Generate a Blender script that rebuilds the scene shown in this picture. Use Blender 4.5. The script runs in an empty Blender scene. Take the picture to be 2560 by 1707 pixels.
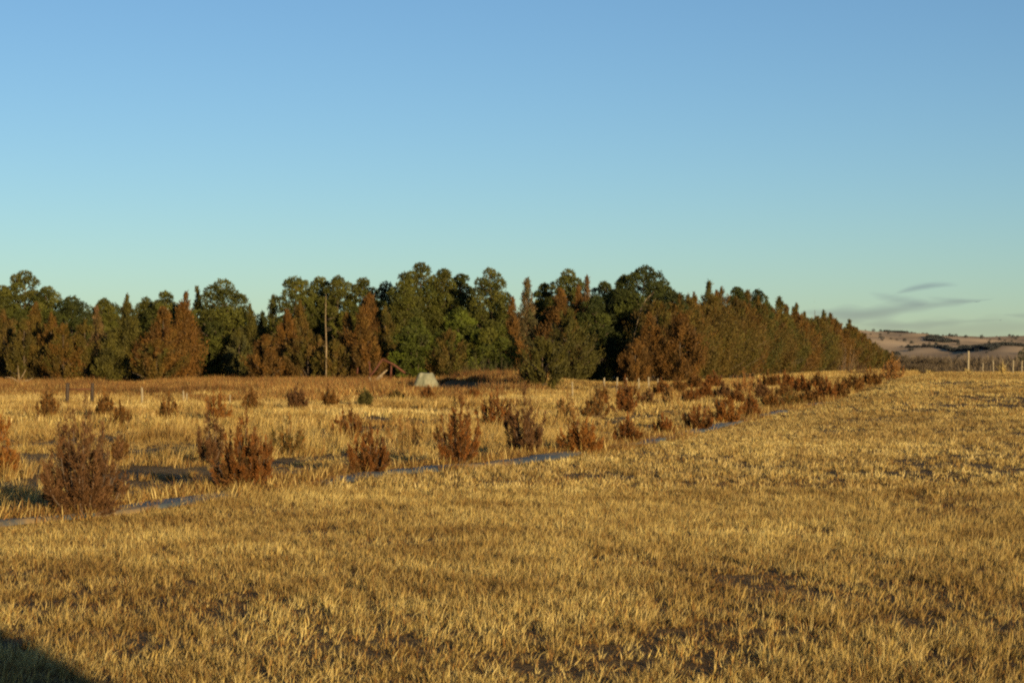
import bpy, math, random
import numpy as np
from mathutils import Vector

# ------------------------------------------------------------------ camera, sky, sun, exposure
SC = bpy.context.scene
COL = SC.collection
F = 4777.0          # focal length in photo pixels (photo 2560 wide)
CX, HY = 1280.0, 905.0
EYE = 1.6

cam_d = bpy.data.cameras.new("camera")
cam_d.sensor_width = 36.0
cam_d.lens = 36.0 * F / 2560.0
cam_d.clip_start = 0.1
cam_d.clip_end = 60000
cam_d.dof.use_dof = True
cam_d.dof.focus_distance = 17.0
cam_d.dof.aperture_fstop = 6.3
cam = bpy.data.objects.new("camera", cam_d)
COL.objects.link(cam)
cam.location = (0, 0, EYE)
cam.rotation_euler = (math.radians(90) + math.atan((HY - 853.5) / F), 0, 0)
SC.camera = cam

SUN_EL = math.radians(8.5)
SUN_AZ = math.radians(180 - 27.5)      # clockwise from +Y: behind the camera, to the right
sun_dir = Vector((math.sin(SUN_AZ) * math.cos(SUN_EL), math.cos(SUN_AZ) * math.cos(SUN_EL), math.sin(SUN_EL)))

W = bpy.data.worlds.new("World")
SC.world = W
W.use_nodes = True
nt = W.node_tree
bg = nt.nodes["Background"]
sky = nt.nodes.new("ShaderNodeTexSky")
sky.sky_type = 'NISHITA'
sky.sun_disc = False
sky.sun_elevation = SUN_EL
sky.sun_rotation = SUN_AZ
sky.altitude = 600
sky.air_density = 1.0
sky.dust_density = 0.4
sky.ozone_density = 1.6
wb = nt.nodes.new("ShaderNodeMix"); wb.data_type = 'RGBA'; wb.blend_type = 'MULTIPLY'   # white balance of the sky light
wb.inputs[0].default_value = 1.0; wb.inputs[7].default_value = (0.532, 0.703, 0.90, 1)
nt.links.new(sky.outputs[0], wb.inputs[6]); nt.links.new(wb.outputs[2], bg.inputs[0])
bg.inputs[1].default_value = 0.098

sl = bpy.data.lights.new("sun", 'SUN')
sl.energy = 5.0
sl.angle = math.radians(0.53)
sl.color = (1.0, 0.775, 0.41)
so = bpy.data.objects.new("sun", sl)
COL.objects.link(so)
so.rotation_euler = (-sun_dir).to_track_quat('-Z', 'Y').to_euler()
so.location = (30, -60, 40)

SC.view_settings.view_transform = 'Standard'
SC.view_settings.look = 'None'
SC.view_settings.exposure = 0.62
SC.view_settings.gamma = 1.0
SC.render.engine = 'CYCLES'
SC.cycles.max_bounces = 5
SC.cycles.diffuse_bounces = 2
SC.cycles.transmission_bounces = 2
SC.cycles.volume_bounces = 0
SC.cycles.transparent_max_bounces = 6
SC.cycles.pixel_filter_type = 'BLACKMAN_HARRIS'
SC.cycles.filter_width = 2.1
SC.cycles.use_denoising = False

# ------------------------------------------------------------------ numpy helpers
def sm(t):
    t = np.clip(t, 0, 1)
    return t * t * (3 - 2 * t)

def _hash(ix, iy, s):
    n = (ix.astype(np.int64) * 374761393 + iy.astype(np.int64) * 668265263 + s * 1274126177) & 0xffffffff
    n = ((n ^ (n >> 13)) * 1274126177) & 0xffffffff
    return ((n ^ (n >> 16)) & 0xffff) / 65535.0

def vnoise(x, y, s=0):
    x = np.asarray(x, float); y = np.asarray(y, float)
    ix = np.floor(x); iy = np.floor(y)
    fx = x - ix; fy = y - iy
    fx = fx * fx * (3 - 2 * fx); fy = fy * fy * (3 - 2 * fy)
    a = _hash(ix, iy, s); b = _hash(ix + 1, iy, s); c = _hash(ix, iy + 1, s); d = _hash(ix + 1, iy + 1, s)
    return (a * (1 - fx) + b * fx) * (1 - fy) + (c * (1 - fx) + d * fx) * fy

def fbm(x, y, s=0, o=4):
    v = 0; a = 0.5; t = 0
    for k in range(o):
        v = v + a * vnoise(x * 2 ** k, y * 2 ** k, s + k); t += a; a *= 0.5
    return v / t

BANK_A = np.array([-4.6, 124.0]); BANK_B = np.array([0.6, 99.0])
_bd = (BANK_B - BANK_A) / np.linalg.norm(BANK_B - BANK_A)
def bank(x, y):
    rx = x - BANK_A[0]; ry = y - BANK_A[1]
    al = rx * _bd[0] + ry * _bd[1]
    s = -(rx * _bd[1] - ry * _bd[0])            # >0 to the right of the line
    return al, s

def terr(x, y):
    x = np.asarray(x, float); y = np.asarray(y, float)
    u = x - 0.24 * y
    z = 0.95 * sm((u + 7.5) / 6.0) * sm((y - 30) / 70.0)
    z = z - 10.0 * sm((y - 112) / 300.0) * sm((u + 8) / 6.0)
    z = z - 9.5 * sm((y - 420) / 260.0) * (1 - sm((u + 8) / 6.0))
    near = 1 - sm((y - 150) / 60.0)
    z = z + near * (0.05 * (vnoise(x / 3.1, y / 3.1, 5) - 0.5) + 0.10 * (vnoise(x / 9.0, y / 11.0, 9) - 0.5) * sm((y - 12) / 10))
    # rough mounded ground under the weeds before the trees
    left = 1 - sm((u + 12) / 6.0)
    z = z + left * near * sm((y - 78) / 12) * (0.02 + 0.22 * (fbm(x / 7.0, y / 9.0, 31, 3) - 0.4))
    al, s = bank(x, y)
    win = sm((al + 3) / 5) * (1 - sm((al - 23) / 5))
    z = z + win * (0.62 / (1 + np.exp(-np.clip(s / 0.22, -30, 30))) * (1 - sm((s - 1.5) / 7)) - 0.55 * np.exp(-((s + 0.9) / 1.1) ** 2))
    return z

def at(px, py, far=420.0):
    """world point where the photo pixel (px, py) meets the ground"""
    t = np.arange(6.0, far, 0.05)
    zz = EYE + t * (HY - py) / F
    g = terr(t * (px - CX) / F, t)
    k = np.nonzero(zz <= g)[0]
    i = k[0] if len(k) else len(t) - 1
    d = t[i]
    return float(d * (px - CX) / F), float(d), float(g[i])

ROWPX = [(0, 1314), (275, 1288), (480, 1257), (690, 1222), (960, 1188), (1250, 1163), (1370, 1147), (1530, 1121),
         (1620, 1107), (1700, 1088), (1780, 1070), (1900, 1043), (2050, 1008), (2110, 990), (2175, 970)]
_rp = []
for a, b in ROWPX:
    _p = at(a, b)
    _rp.append((_p[1], _p[0]))
_ry = np.array([p[0] for p in _rp]); _rx = np.array([p[1] for p in _rp])
def row_x(y):
    y = np.asarray(y, float)
    r = np.interp(y, _ry, _rx)
    r = np.where(y < _ry[0], _rx[0] - 0.45 * (_ry[0] - y), r)
    return np.where(y > _ry[-1], _rx[-1] + 0.235 * (y - _ry[-1]), r)

# ------------------------------------------------------------------ objects helpers
def tag(o, label=None, cat=None, group=None, kind=None):
    if label: o["label"] = label
    if cat: o["category"] = cat
    if group: o["group"] = group
    if kind: o["kind"] = kind
    return o

def mesh_from(name, V, polys=None, n=3, cols=None, mat=None, smooth=False):
    """V: (N,3). polys None -> consecutive n-gons."""
    me = bpy.data.meshes.new(name)
    V = np.ascontiguousarray(V, dtype=np.float32)
    me.vertices.add(len(V)); me.vertices.foreach_set("co", V.ravel())
    if polys is None:
        idx = np.arange(len(V), dtype=np.int32); cnt = np.full(len(V) // n, n, np.int32)
    elif isinstance(polys, np.ndarray):
        idx = polys.astype(np.int32).ravel(); cnt = np.full(len(polys), polys.shape[1], np.int32)
    else:
        idx = np.concatenate([np.asarray(p, np.int32) for p in polys]); cnt = np.array([len(p) for p in polys], np.int32)
    me.loops.add(len(idx)); me.loops.foreach_set("vertex_index", idx)
    me.polygons.add(len(cnt))
    st = np.concatenate([[0], np.cumsum(cnt)[:-1]]).astype(np.int32)
    me.polygons.foreach_set("loop_start", st)
    if smooth:
        me.polygons.foreach_set("use_smooth", np.ones(len(cnt), bool))
    me.update(calc_edges=True)
    if cols is not None:
        at_ = me.attributes.new("Col", 'FLOAT_COLOR', 'POINT')
        c4 = np.ones((len(V), 4), np.float32); c4[:, :3] = cols
        at_.data.foreach_set("color", c4.ravel())
    if mat: me.materials.append(mat)
    return me

def add(name, me, parent=None, loc=(0, 0, 0), rz=0.0, link=True):
    o = bpy.data.objects.new(name, me)
    o.location = loc; o.rotation_euler = (0, 0, rz)
    if parent: o.parent = parent
    if link: COL.objects.link(o)
    return o

def unit(v):
    return v / np.maximum(np.linalg.norm(v, axis=-1, keepdims=True), 1e-9)

def leaves(rng, P, D, L, Wd, col, face=None):
    """triangular blades: base pair + tip, returned as (3N,3) and colours"""
    n = len(P)
    r = rng.normal(size=(n, 3)) if face is None else face + 0.45 * rng.normal(size=(n, 3))
    S = unit(np.cross(D, r)) * (Wd / 2)[:, None]
    T = P + D * L[:, None]
    V = np.empty((n, 4, 3))
    M = P + D * (L * 0.45)[:, None]
    V[:, 0] = P; V[:, 1] = M - S; V[:, 2] = T; V[:, 3] = M + S
    C = np.repeat(col, 4, axis=0)
    return V.reshape(-1, 3), C

class Tubes:
    def __init__(s): s.V = []; s.Fc = []; s.n = 0
    def add(s, pts, rad, k=6, cap=True):
        pts = np.asarray(pts, float); m = len(pts)
        rad = np.broadcast_to(np.asarray(rad, float), (m,))
        tan = unit(np.gradient(pts, axis=0))
        ref = np.array([0.31, 0.95, 0.07]) if abs(tan[0, 2]) > 0.5 else np.array([0, 0, 1.0])
        a = unit(np.cross(tan, ref)); b = np.cross(tan, a)
        th = np.arange(k) * 2 * math.pi / k
        ring = pts[:, None] + rad[:, None, None] * (a[:, None] * np.cos(th)[None, :, None] + b[:, None] * np.sin(th)[None, :, None])
        s.V.append(ring.reshape(-1, 3))
        for i in range(m - 1):
            for j in range(k):
                q = s.n + i * k; j2 = (j + 1) % k
                s.Fc.append((q + j, q + j2, q + k + j2, q + k + j))
        if cap:
            s.Fc.append(tuple(s.n + (m - 1) * k + j for j in range(k)))
            s.Fc.append(tuple(s.n + j for j in reversed(range(k))))
        s.n += m * k
    def mesh(s, name, mat, smooth=True):
        return mesh_from(name, np.concatenate(s.V), s.Fc, mat=mat, smooth=smooth)

# ------------------------------------------------------------------ materials
def new_mat(name):
    m = bpy.data.materials.new(name); m.use_nodes = True
    t = m.node_tree
    for nd in list(t.nodes): t.nodes.remove(nd)
    out = t.nodes.new("ShaderNodeOutputMaterial")
    return m, t, out

def leaf_mat(name, trans=0.2, tint_scale=0.0, patch=None, rough=0.7):
    m, t, out = new_mat(name)
    at_ = t.nodes.new("ShaderNodeAttribute"); at_.attribute_name = "Col"
    colr = at_.outputs["Color"]
    if patch:
        geo = t.nodes.new("ShaderNodeNewGeometry")
        for (scale, lo, hi, detail) in patch:
            nz = t.nodes.new("ShaderNodeTexNoise"); nz.inputs["Scale"].default_value = scale
            nz.inputs["Detail"].default_value = detail
            t.links.new(geo.outputs["Position"], nz.inputs["Vector"])
            rp = t.nodes.new("ShaderNodeValToRGB")
            rp.color_ramp.elements[0].position = 0.36; rp.color_ramp.elements[0].color = (*lo, 1)
            rp.color_ramp.elements[1].position = 0.64; rp.color_ramp.elements[1].color = (*hi, 1)
            t.links.new(nz.outputs["Fac"], rp.inputs[0])
            mx = t.nodes.new("ShaderNodeMix"); mx.data_type = 'RGBA'; mx.blend_type = 'MULTIPLY'
            mx.inputs[0].default_value = 1.0
            t.links.new(colr, mx.inputs[6]); t.links.new(rp.outputs[0], mx.inputs[7])
            colr = mx.outputs[2]
    d = t.nodes.new("ShaderNodeBsdfPrincipled")
    d.inputs["Roughness"].default_value = rough
    d.inputs["Specular IOR Level"].default_value = 0.25
    tr = t.nodes.new("ShaderNodeBsdfTranslucent")
    ms = t.nodes.new("ShaderNodeMixShader"); ms.inputs[0].default_value = trans
    t.links.new(colr, d.inputs["Base Color"]); t.links.new(colr, tr.inputs["Color"])
    t.links.new(d.outputs[0], ms.inputs[1]); t.links.new(tr.outputs[0], ms.inputs[2])
    t.links.new(ms.outputs[0], out.inputs[0])
    return m

def solid_mat(name, c1, c2, scale=6.0, rough=0.8, stretch=(1, 1, 1), bump=0.3, spec=0.3):
    m, t, out = new_mat(name)
    tc = t.nodes.new("ShaderNodeTexCoord"); mp = t.nodes.new("ShaderNodeMapping")
    mp.inputs["Scale"].default_value = stretch
    nz = t.nodes.new("ShaderNodeTexNoise"); nz.inputs["Scale"].default_value = scale; nz.inputs["Detail"].default_value = 6
    t.links.new(tc.outputs["Object"], mp.inputs[0]); t.links.new(mp.outputs[0], nz.inputs["Vector"])
    rp = t.nodes.new("ShaderNodeValToRGB")
    rp.color_ramp.elements[0].position = 0.35; rp.color_ramp.elements[0].color = (*c1, 1)
    rp.color_ramp.elements[1].position = 0.68; rp.color_ramp.elements[1].color = (*c2, 1)
    t.links.new(nz.outputs["Fac"], rp.inputs[0])
    d = t.nodes.new("ShaderNodeBsdfPrincipled"); d.inputs["Roughness"].default_value = rough
    d.inputs["Specular IOR Level"].default_value = spec
    bp = t.nodes.new("ShaderNodeBump"); bp.inputs["Strength"].default_value = bump; bp.inputs["Distance"].default_value = 0.02
    t.links.new(nz.outputs["Fac"], bp.inputs["Height"]); t.links.new(bp.outputs[0], d.inputs["Normal"])
    t.links.new(rp.outputs[0], d.inputs["Base Color"]); t.links.new(d.outputs[0], out.inputs[0])
    return m

M_pine = leaf_mat("pine_needles", 0.05)
M_cedar = leaf_mat("cedar_foliage", 0.05)
M_shrub = leaf_mat("juniper_foliage", 0.12)
M_grass = leaf_mat("dry_grass", 0.22, patch=[(0.16, (0.74, 0.68, 0.62), (1.1, 1.1, 1.08), 3), (1.1, (0.66, 0.58, 0.50), (1.14, 1.14, 1.12), 4)])
M_strip = leaf_mat("strip_grass", 0.22, patch=[(0.12, (0.72, 0.62, 0.52), (1.12, 1.12, 1.10), 3), (0.9, (0.66, 0.58, 0.5), (1.1, 1.1, 1.1), 4)])
M_weed = leaf_mat("dry_weeds", 0.2, patch=[(0.16, (0.55, 0.47, 0.42), (1.15, 1.12, 1.05), 3), (0.8, (0.7, 0.62, 0.55), (1.1, 1.1, 1.1), 4)])
M_far = leaf_mat("far_foliage", 0.1)
M_bark = solid_mat("bark", (0.05, 0.035, 0.025), (0.16, 0.11, 0.075), 9, 0.9, (1, 1, 0.25))
M_paleb = solid_mat("pale_dead_wood", (0.12, 0.08, 0.045), (0.32, 0.23, 0.13), 12, 0.85, (1, 1, 0.2))
M_post = solid_mat("weathered_post_wood", (0.18, 0.14, 0.085), (0.36, 0.29, 0.19), 14, 0.85, (3, 3, 0.4))
M_tie = solid_mat("dark_creosoted_wood", (0.018, 0.013, 0.010), (0.07, 0.045, 0.03), 14, 0.8, (3, 3, 0.5))
M_rust = solid_mat("rusty_steel", (0.06, 0.02, 0.012), (0.15, 0.05, 0.024), 14, 0.75)
M_conc = solid_mat("pale_weathered_concrete", (0.11, 0.11, 0.068), (0.27, 0.25, 0.165), 2.2, 0.85, (2.2, 2.2, 0.35), 0.5)

# ------------------------------------------------------------------ ground
def ground():
    ys = [-60, -40, -25, -15, -8, -3, 0, 3, 5, 6.5]
    y = 7.5
    while y < 150:
        ys.append(y); y += max(0.12, 0.0075 * y)
    while y < 1500:
        ys.append(y); y *= 1.03
    while y < 30000:
        ys.append(y); y *= 1.25
    ys = np.array(ys)
    s = np.linspace(-1, 1, 261); s = np.sign(s) * (0.45 * np.abs(s) + 0.55 * np.abs(s) ** 3)
    halfw = 30 + 0.85 * np.maximum(ys, 0)
    X = s[None, :] * halfw[:, None]; Y = np.repeat(ys[:, None], len(s), 1)
    Z = terr(X, Y)
    V = np.stack([X, Y, Z], -1).reshape(-1, 3)
    ny, nx = X.shape
    i = np.arange((ny - 1))[:, None] * nx + np.arange(nx - 1)[None, :]
    Q = np.stack([i, i + 1, i + nx + 1, i + nx], -1).reshape(-1, 4)
    m, t, out = new_mat("soil_thatch_and_shade")
    geo = t.nodes.new("ShaderNodeNewGeometry")
    n1 = t.nodes.new("ShaderNodeTexNoise"); n1.inputs["Scale"].default_value = 14; n1.inputs["Detail"].default_value = 8; n1.inputs["Roughness"].default_value = 0.7
    n2 = t.nodes.new("ShaderNodeTexNoise"); n2.inputs["Scale"].default_value = 0.35; n2.inputs["Detail"].default_value = 5
    t.links.new(geo.outputs["Position"], n1.inputs["Vector"]); t.links.new(geo.outputs["Position"], n2.inputs["Vector"])
    r1 = t.nodes.new("ShaderNodeValToRGB"); r2 = t.nodes.new("ShaderNodeValToRGB")
    for r, a, b, p0, p1 in ((r1, (0.035, 0.022, 0.012), (0.30, 0.19, 0.075), 0.35, 0.7), (r2, (0.7, 0.62, 0.55), (1.1, 1.1, 1.1), 0.35, 0.65)):  # soil's dark end lowered to carry the deep shade between grass blades
        r.color_ramp.elements[0].position = p0; r.color_ramp.elements[0].color = (*a, 1)
        r.color_ramp.elements[1].position = p1; r.color_ramp.elements[1].color = (*b, 1)
    t.links.new(n1.outputs["Fac"], r1.inputs[0]); t.links.new(n2.outputs["Fac"], r2.inputs[0])
    mx = t.nodes.new("ShaderNodeMix"); mx.data_type = 'RGBA'; mx.blend_type = 'MULTIPLY'; mx.inputs[0].default_value = 1
    t.links.new(r1.outputs[0], mx.inputs[6]); t.links.new(r2.outputs[0], mx.inputs[7])
    d = t.nodes.new("ShaderNodeBsdfPrincipled"); d.inputs["Roughness"].default_value = 0.95; d.inputs["Specular IOR Level"].default_value = 0.1
    bp = t.nodes.new("ShaderNodeBump"); bp.inputs["Strength"].default_value = 0.8; bp.inputs["Distance"].default_value = 0.04
    t.links.new(n1.outputs["Fac"], bp.inputs["Height"]); t.links.new(bp.outputs[0], d.inputs["Normal"])
    t.links.new(mx.outputs[2], d.inputs["Base Color"]); t.links.new(d.outputs[0], out.inputs[0])
    o = add("ground", mesh_from("ground", V, Q, mat=m, smooth=True)); o["kind"] = "structure"
ground()

# ------------------------------------------------------------------ scatter (grass, weeds, far woods)
def scatter(name, protos, P, rz, scl, idx, label, cat, tilt=0.0, kind="stuff"):
    c = bpy.data.collections.new(name + "_kinds")
    for k, me in enumerate(protos):
        po = bpy.data.objects.new("%s_kind_%02d" % (name, k), me); c.objects.link(po)
    me = bpy.data.meshes.new(name)
    me.vertices.add(len(P)); me.vertices.foreach_set("co", np.asarray(P, np.float32).ravel())
    rot = np.zeros((len(P), 3), np.float32)
    rot[:, 0] = tilt * np.sin(rz); rot[:, 1] = tilt * np.cos(rz); rot[:, 2] = rz
    a = me.attributes.new("rot", 'FLOAT_VECTOR', 'POINT'); a.data.foreach_set("vector", rot.ravel())
    a = me.attributes.new("scl", 'FLOAT_VECTOR', 'POINT'); a.data.foreach_set("vector", np.asarray(scl, np.float32).ravel())
    a = me.attributes.new("idx", 'INT', 'POINT'); a.data.foreach_set("value", np.asarray(idx, np.int32))
    o = add(name, me)
    tag(o, label, cat, kind=kind)
    g = bpy.data.node_groups.new(name + "_scatter", 'GeometryNodeTree')
    g.interface.new_socket("Geometry", in_out='INPUT', socket_type='NodeSocketGeometry')
    g.interface.new_socket("Geometry", in_out='OUTPUT', socket_type='NodeSocketGeometry')
    gi = g.nodes.new("NodeGroupInput"); go = g.nodes.new("NodeGroupOutput")
    ip = g.nodes.new("GeometryNodeInstanceOnPoints"); ci = g.nodes.new("GeometryNodeCollectionInfo")
    ci.inputs[0].default_value = c; ci.inputs[1].default_value = True; ci.inputs[2].default_value = True
    def na(nm, ty):
        n_ = g.nodes.new("GeometryNodeInputNamedAttribute"); n_.data_type = ty; n_.inputs[0].default_value = nm
        return [s for s in n_.outputs if s.enabled][0]
    g.links.new(gi.outputs[0], ip.inputs["Points"])
    g.links.new(ci.outputs[0], ip.inputs["Instance"])
    ip.inputs["Pick Instance"].default_value = True
    g.links.new(na("idx", 'INT'), ip.inputs["Instance Index"])
    g.links.new(na("rot", 'FLOAT_VECTOR'), ip.inputs["Rotation"])
    g.links.new(na("scl", 'FLOAT_VECTOR'), ip.inputs["Scale"])
    g.links.new(ip.outputs[0], go.inputs[0])
    md = o.modifiers.new("scatter", 'NODES'); md.node_group = g
    return o

def tuft(seed, n, rad, h, w, pal, spread=0.35, mat=None, hv=0.3, droop=0.25):
    """a tuft of curved grass blades; pal: list of (rgb, weight)"""
    rng = np.random.default_rng(seed)
    az = rng.uniform(0, 2 * np.pi, n); r = rad * np.sqrt(rng.uniform(0, 1, n))
    B = np.stack([r * np.cos(az), r * np.sin(az), np.full(n, -0.02)], -1)
    lean = np.abs(rng.normal(0, spread, n)) + 0.1 * r / max(rad, 1e-6)
    a2 = az + rng.normal(0, 0.9, n)
    L = h * np.clip(rng.lognormal(-0.1, hv, n), 0.3, 1.7)
    d = np.stack([np.cos(a2) * np.sin(lean), np.sin(a2) * np.sin(lean), np.cos(lean)], -1)
    out = np.stack([np.cos(a2), np.sin(a2), np.zeros(n)], -1)
    M = B + d * (L * 0.55)[:, None]
    T = B + d * L[:, None] + out * (L * droop * rng.uniform(0, 1.2, n))[:, None] - np.array([0, 0, 1.0]) * (L * droop * 0.4 * rng.uniform(0, 1, n))[:, None]
    sd = rng.uniform(0, 2 * np.pi, n)
    S = np.stack([np.cos(sd), np.sin(sd), np.zeros(n)], -1) * (w * rng.uniform(0.6, 1.3, n) / 2)[:, None]
    V = np.stack([B - S, B + S, M + S * 0.8, M - S * 0.8, T], 1).reshape(-1, 3)
    k = np.arange(n) * 5
    faces = []
    for q in k:
        faces.append((q, q + 1, q + 2, q + 3)); faces.append((q + 3, q + 2, q + 4))
    cols = np.array([p[0] for p in pal]); wt = np.array([p[1] for p in pal], float); wt /= wt.sum()
    c = cols[rng.choice(len(pal), n, p=wt)] * rng.uniform(0.75, 1.2, (n, 1))
    c5 = np.repeat(c, 5, axis=0)
    return mesh_from("grass_tuft", V, faces, cols=c5, mat=mat)

STRAW = (0.56, 0.43, 0.17); GOLD = (0.45, 0.325, 0.102); BROWN = (0.25, 0.14, 0.042); DARK = (0.11, 0.066, 0.025); PALE = (0.68, 0.53, 0.24)
ORANGE = (0.36, 0.19, 0.05)
palF = [(STRAW, 5), (GOLD, 5), (PALE, 1.2), (BROWN, 2.2), (DARK, 0.8), (ORANGE, 0.8)]
palS = [(STRAW, 3.5), (GOLD, 5), (PALE, 0.8), (BROWN, 3.5), (DARK, 1.2), (ORANGE, 1.5)]
palW = [((0.33, 0.165, 0.05), 5), (GOLD, 2.0), (BROWN, 5.5), (STRAW, 1.5), (DARK, 1)]

BARE = []
for (bqx, bqy, ba, bb) in [(1770, 1545, .38, .45), (1880, 1575, .55, .35), (1660, 1625, .5, .28), (2010, 1500, .45, .5), (1620, 1665, .45, .25), (2360, 1290, .5, 1.0), (2420, 1265, .5, 1.1),
                           (1925, 1452, .42, .5), (1625, 1467, .22, .18), (2440, 1655, .35, .25), (2250, 1560, .3, .3), (1900, 1240, .3, .5), (2330, 1190, .6, 1.2), (2280, 1250, .3, .9), (2200, 1275, .25, .7), (2500, 1170, .4, 1.6), (1840, 1620, .3, .2), (1730, 1590, .3, .2)]:
    _b = at(bqx, bqy); BARE.append((_b[0], _b[1], ba, bb))
def pts_in(rng, y0, y1, dens, gap=0.0, side="field", gscale=0.5):
    hw0 = 0.30 * y1 + 2.0
    n = int((y1 - y0) * 2 * hw0 * dens)
    y = rng.uniform(y0, y1, n); x = rng.uniform(-hw0, hw0, n)
    k = np.abs(x) < 0.30 * y + 2.0
    x, y = x[k], y[k]
    rx = row_x(y)
    edge = rx + 0.10 + 0.006 * np.maximum(y - 30, 0) + 0.24 * (vnoise(x * 0.9, y * 0.9, 77) - 0.5)
    u = x - 0.24 * y
    if side == "field":
        k = x > edge
    else:
        edge2 = rx - 0.50 - 0.30 * (vnoise(x * 0.9, y * 0.9, 78) - 0.5)
        k = x < edge2
    x, y = x[k], y[k]
    if side == "field" and gap > 0:
        bare = np.zeros(len(x), bool)
        wv = 0.5 * (fbm(x * 2.2, y * 2.2, 48, 3) - 0.5)
        for (bx, by_, ba, bb) in BARE:
            bare |= (((x - bx) / ba) ** 2 + ((y - by_) / bb) ** 2 + 3.4 * wv) < 1.05
        k = ~bare | (rng.uniform(0, 1, len(x)) < 0.26)
        x, y = x[k], y[k]
    dn = fbm(x * gscale, y * gscale, 41, 4)
    k = rng.uniform(0, 1, len(x)) < np.clip((dn - 0.5) * 4.0 * gap + 1 - 0.45 * gap, 0.22 if (side == "field" and y1 < 60) else 0.12, 1) * np.clip(0.35 + 1.25 * vnoise(x * (7 if y1 < 60 else 2.2), y * (5 if y1 < 60 else 1.6), 43), 0, 1)
    return x[k], y[k]

def lay(name, label, cat, x, y, protos, rng, s0, s1, tilt, hmod=None, sink=0.0):
    z = terr(x, y) - sink
    n = len(x)
    s = rng.uniform(s0, s1, n)
    sz = s * (1 if hmod is None else hmod)
    scatter(name, protos, np.stack([x, y, z], -1), rng.uniform(0, 6.283, n), np.stack([s, s, sz], -1), rng.integers(0, len(protos), n), label, cat, tilt)

rng = np.random.default_rng(11)
# field, near
PN = [tuft(100 + k, 34, 0.030 + 0.018 * (k % 3), 0.056, 0.0047, palF, 0.42, M_grass) for k in range(10)]
PN += [tuft(120 + k, 12, 0.025, 0.075, 0.0042, [(STRAW, 4), (PALE, 2), (GOLD, 2)], 0.28, M_grass) for k in range(3)]
PL = [tuft(130 + k, 26, 0.09, 0.035, 0.006, [(BROWN, 4), (ORANGE, 3), (DARK, 2), (GOLD, 2)], 0.95, M_grass) for k in range(3)]
x, y = pts_in(rng, 7.5, 24, 330, 0.6, "field", 1.1)
hm = (0.7 + 0.7 * fbm(x * 0.35, y * 0.35, 51, 3)) * (1 + (0.9 * sm((y - 21) / 1.5) - 0.45 * (1 - sm((y - 20.5) / 1.5))) * np.exp(-np.maximum(x - row_x(y), 0) / 1.2))
lay("field_grass_foreground", "short dry golden grass covering the near part of the open field", "grass", x, y, PN, rng, 0.7, 1.45, 0.30, hm)
x, y = pts_in(rng, 7.5, 26, 120, 0.0, "field")
lay("thatch_foreground", "low brown dead thatch lying between the grass tufts of the near field", "dead grass", x, y, PL, rng, 0.8, 1.5, 0.1)
# field, middle
PM = [tuft(200 + k, 34, 0.08, 0.050, 0.0085, palF, 0.42, M_grass) for k in range(8)]
PM += [tuft(220 + k, 14, 0.045, 0.075, 0.008, [(STRAW, 4), (PALE, 2), (GOLD, 2)], 0.28, M_grass) for k in range(2)]
x, y = pts_in(rng, 23, 52, 80, 0.7, "field", 0.8)
hm = (0.7 + 0.7 * fbm(x * 0.3, y * 0.3, 52, 3)) * (1 - 0.5 * sm((y - 27) / 8) * np.exp(-(x - row_x(y)) / 1.6) + 0.5 * (1 - sm((y - 24) / 6)) * np.exp(-(x - row_x(y)) / 1.5))
lay("field_grass_middle", "dry golden grass covering the middle of the open field", "grass", x, y, PM, rng, 0.85, 1.6, 0.28, hm)
PF = [tuft(300 + k, 40, 0.18, 0.070, 0.014, palF, 0.45, M_grass) for k in range(6)]
x, y = pts_in(rng, 50, 128, 24, 0.8, "field", 0.45)
hm = (0.7 + 0.8 * fbm(x * 0.2, y * 0.2, 53, 3)) * (1 - 0.6 * np.exp(-np.maximum(x - row_x(y), 0) / 2.5))
lay("field_grass_crest", "tawny dry grass on the far rise of the open field", "grass", x, y, PF, rng, 0.8, 1.4, 0.2, hm)
# planted strip: longer grass between the shrub rows
SN = [tuft(400 + k, 28, 0.07, 0.10, 0.0075, palS, 0.34, M_strip) for k in range(8)] + [tuft(420 + k, 16, 0.05, 0.20, 0.007, [(STRAW, 3), (PALE, 1), (GOLD, 3), (BROWN, 1)], 0.2, M_strip) for k in range(3)]
def thin_rows(x, y, rng):
    """bare mulch bands along each planted row"""
    keep = np.ones(len(x), bool)
    dd = np.abs(x - row_x(y) + 1.0)
    keep &= (dd > 0.55) | (rng.uniform(0, 1, len(x)) < 0.35)
    for k in range(1, 4):
        dd = np.abs(x - (row_x(y) - 3.9 * k) + 0.35 * (vnoise(y * .5, y * 0 + k, 3) - 0.5))
        keep &= (dd > 0.62) | (rng.uniform(0, 1, len(x)) < 0.16)
    return keep
x, y = pts_in(rng, 12, 46, 60, 0.9, "strip", 0.5)
k = thin_rows(x, y, rng); x, y = x[k], y[k]
hm = (0.35 + 1.4 * sm((fbm(x * 0.3, y * 0.3, 54, 3) - .3) / .4)) * (1 - 0.6 * np.exp(-((row_x(y) - x) / 2.6) ** 2))
lay("strip_grass_near", "longer dry grass growing between the rows of young shrubs", "grass", x, y, SN, rng, 0.8, 1.5, 0.16, hm)
SF = [tuft(450 + k, 34, 0.15, 0.15, 0.017, palS, 0.3, M_strip) for k in range(7)]
x, y = pts_in(rng, 44, 92, 15, 0.8, "strip", 0.35)
k = thin_rows(x, y, rng); x, y = x[k], y[k]
hm = 0.4 + 1.1 * sm((fbm(x * 0.2, y * 0.25, 55, 3) - .3) / .4)
lay("strip_grass_far", "pale tall grass around the far shrubs and fence posts", "grass", x, y, SF, rng, 0.8, 1.4, 0.12, hm)
PP = [tuft(480 + k, 40, 0.16, 0.15, 0.017, [(PALE, 3), (STRAW, 4), (GOLD, 2)], 0.2, M_strip) for k in range(4)]
n = 9000
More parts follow.
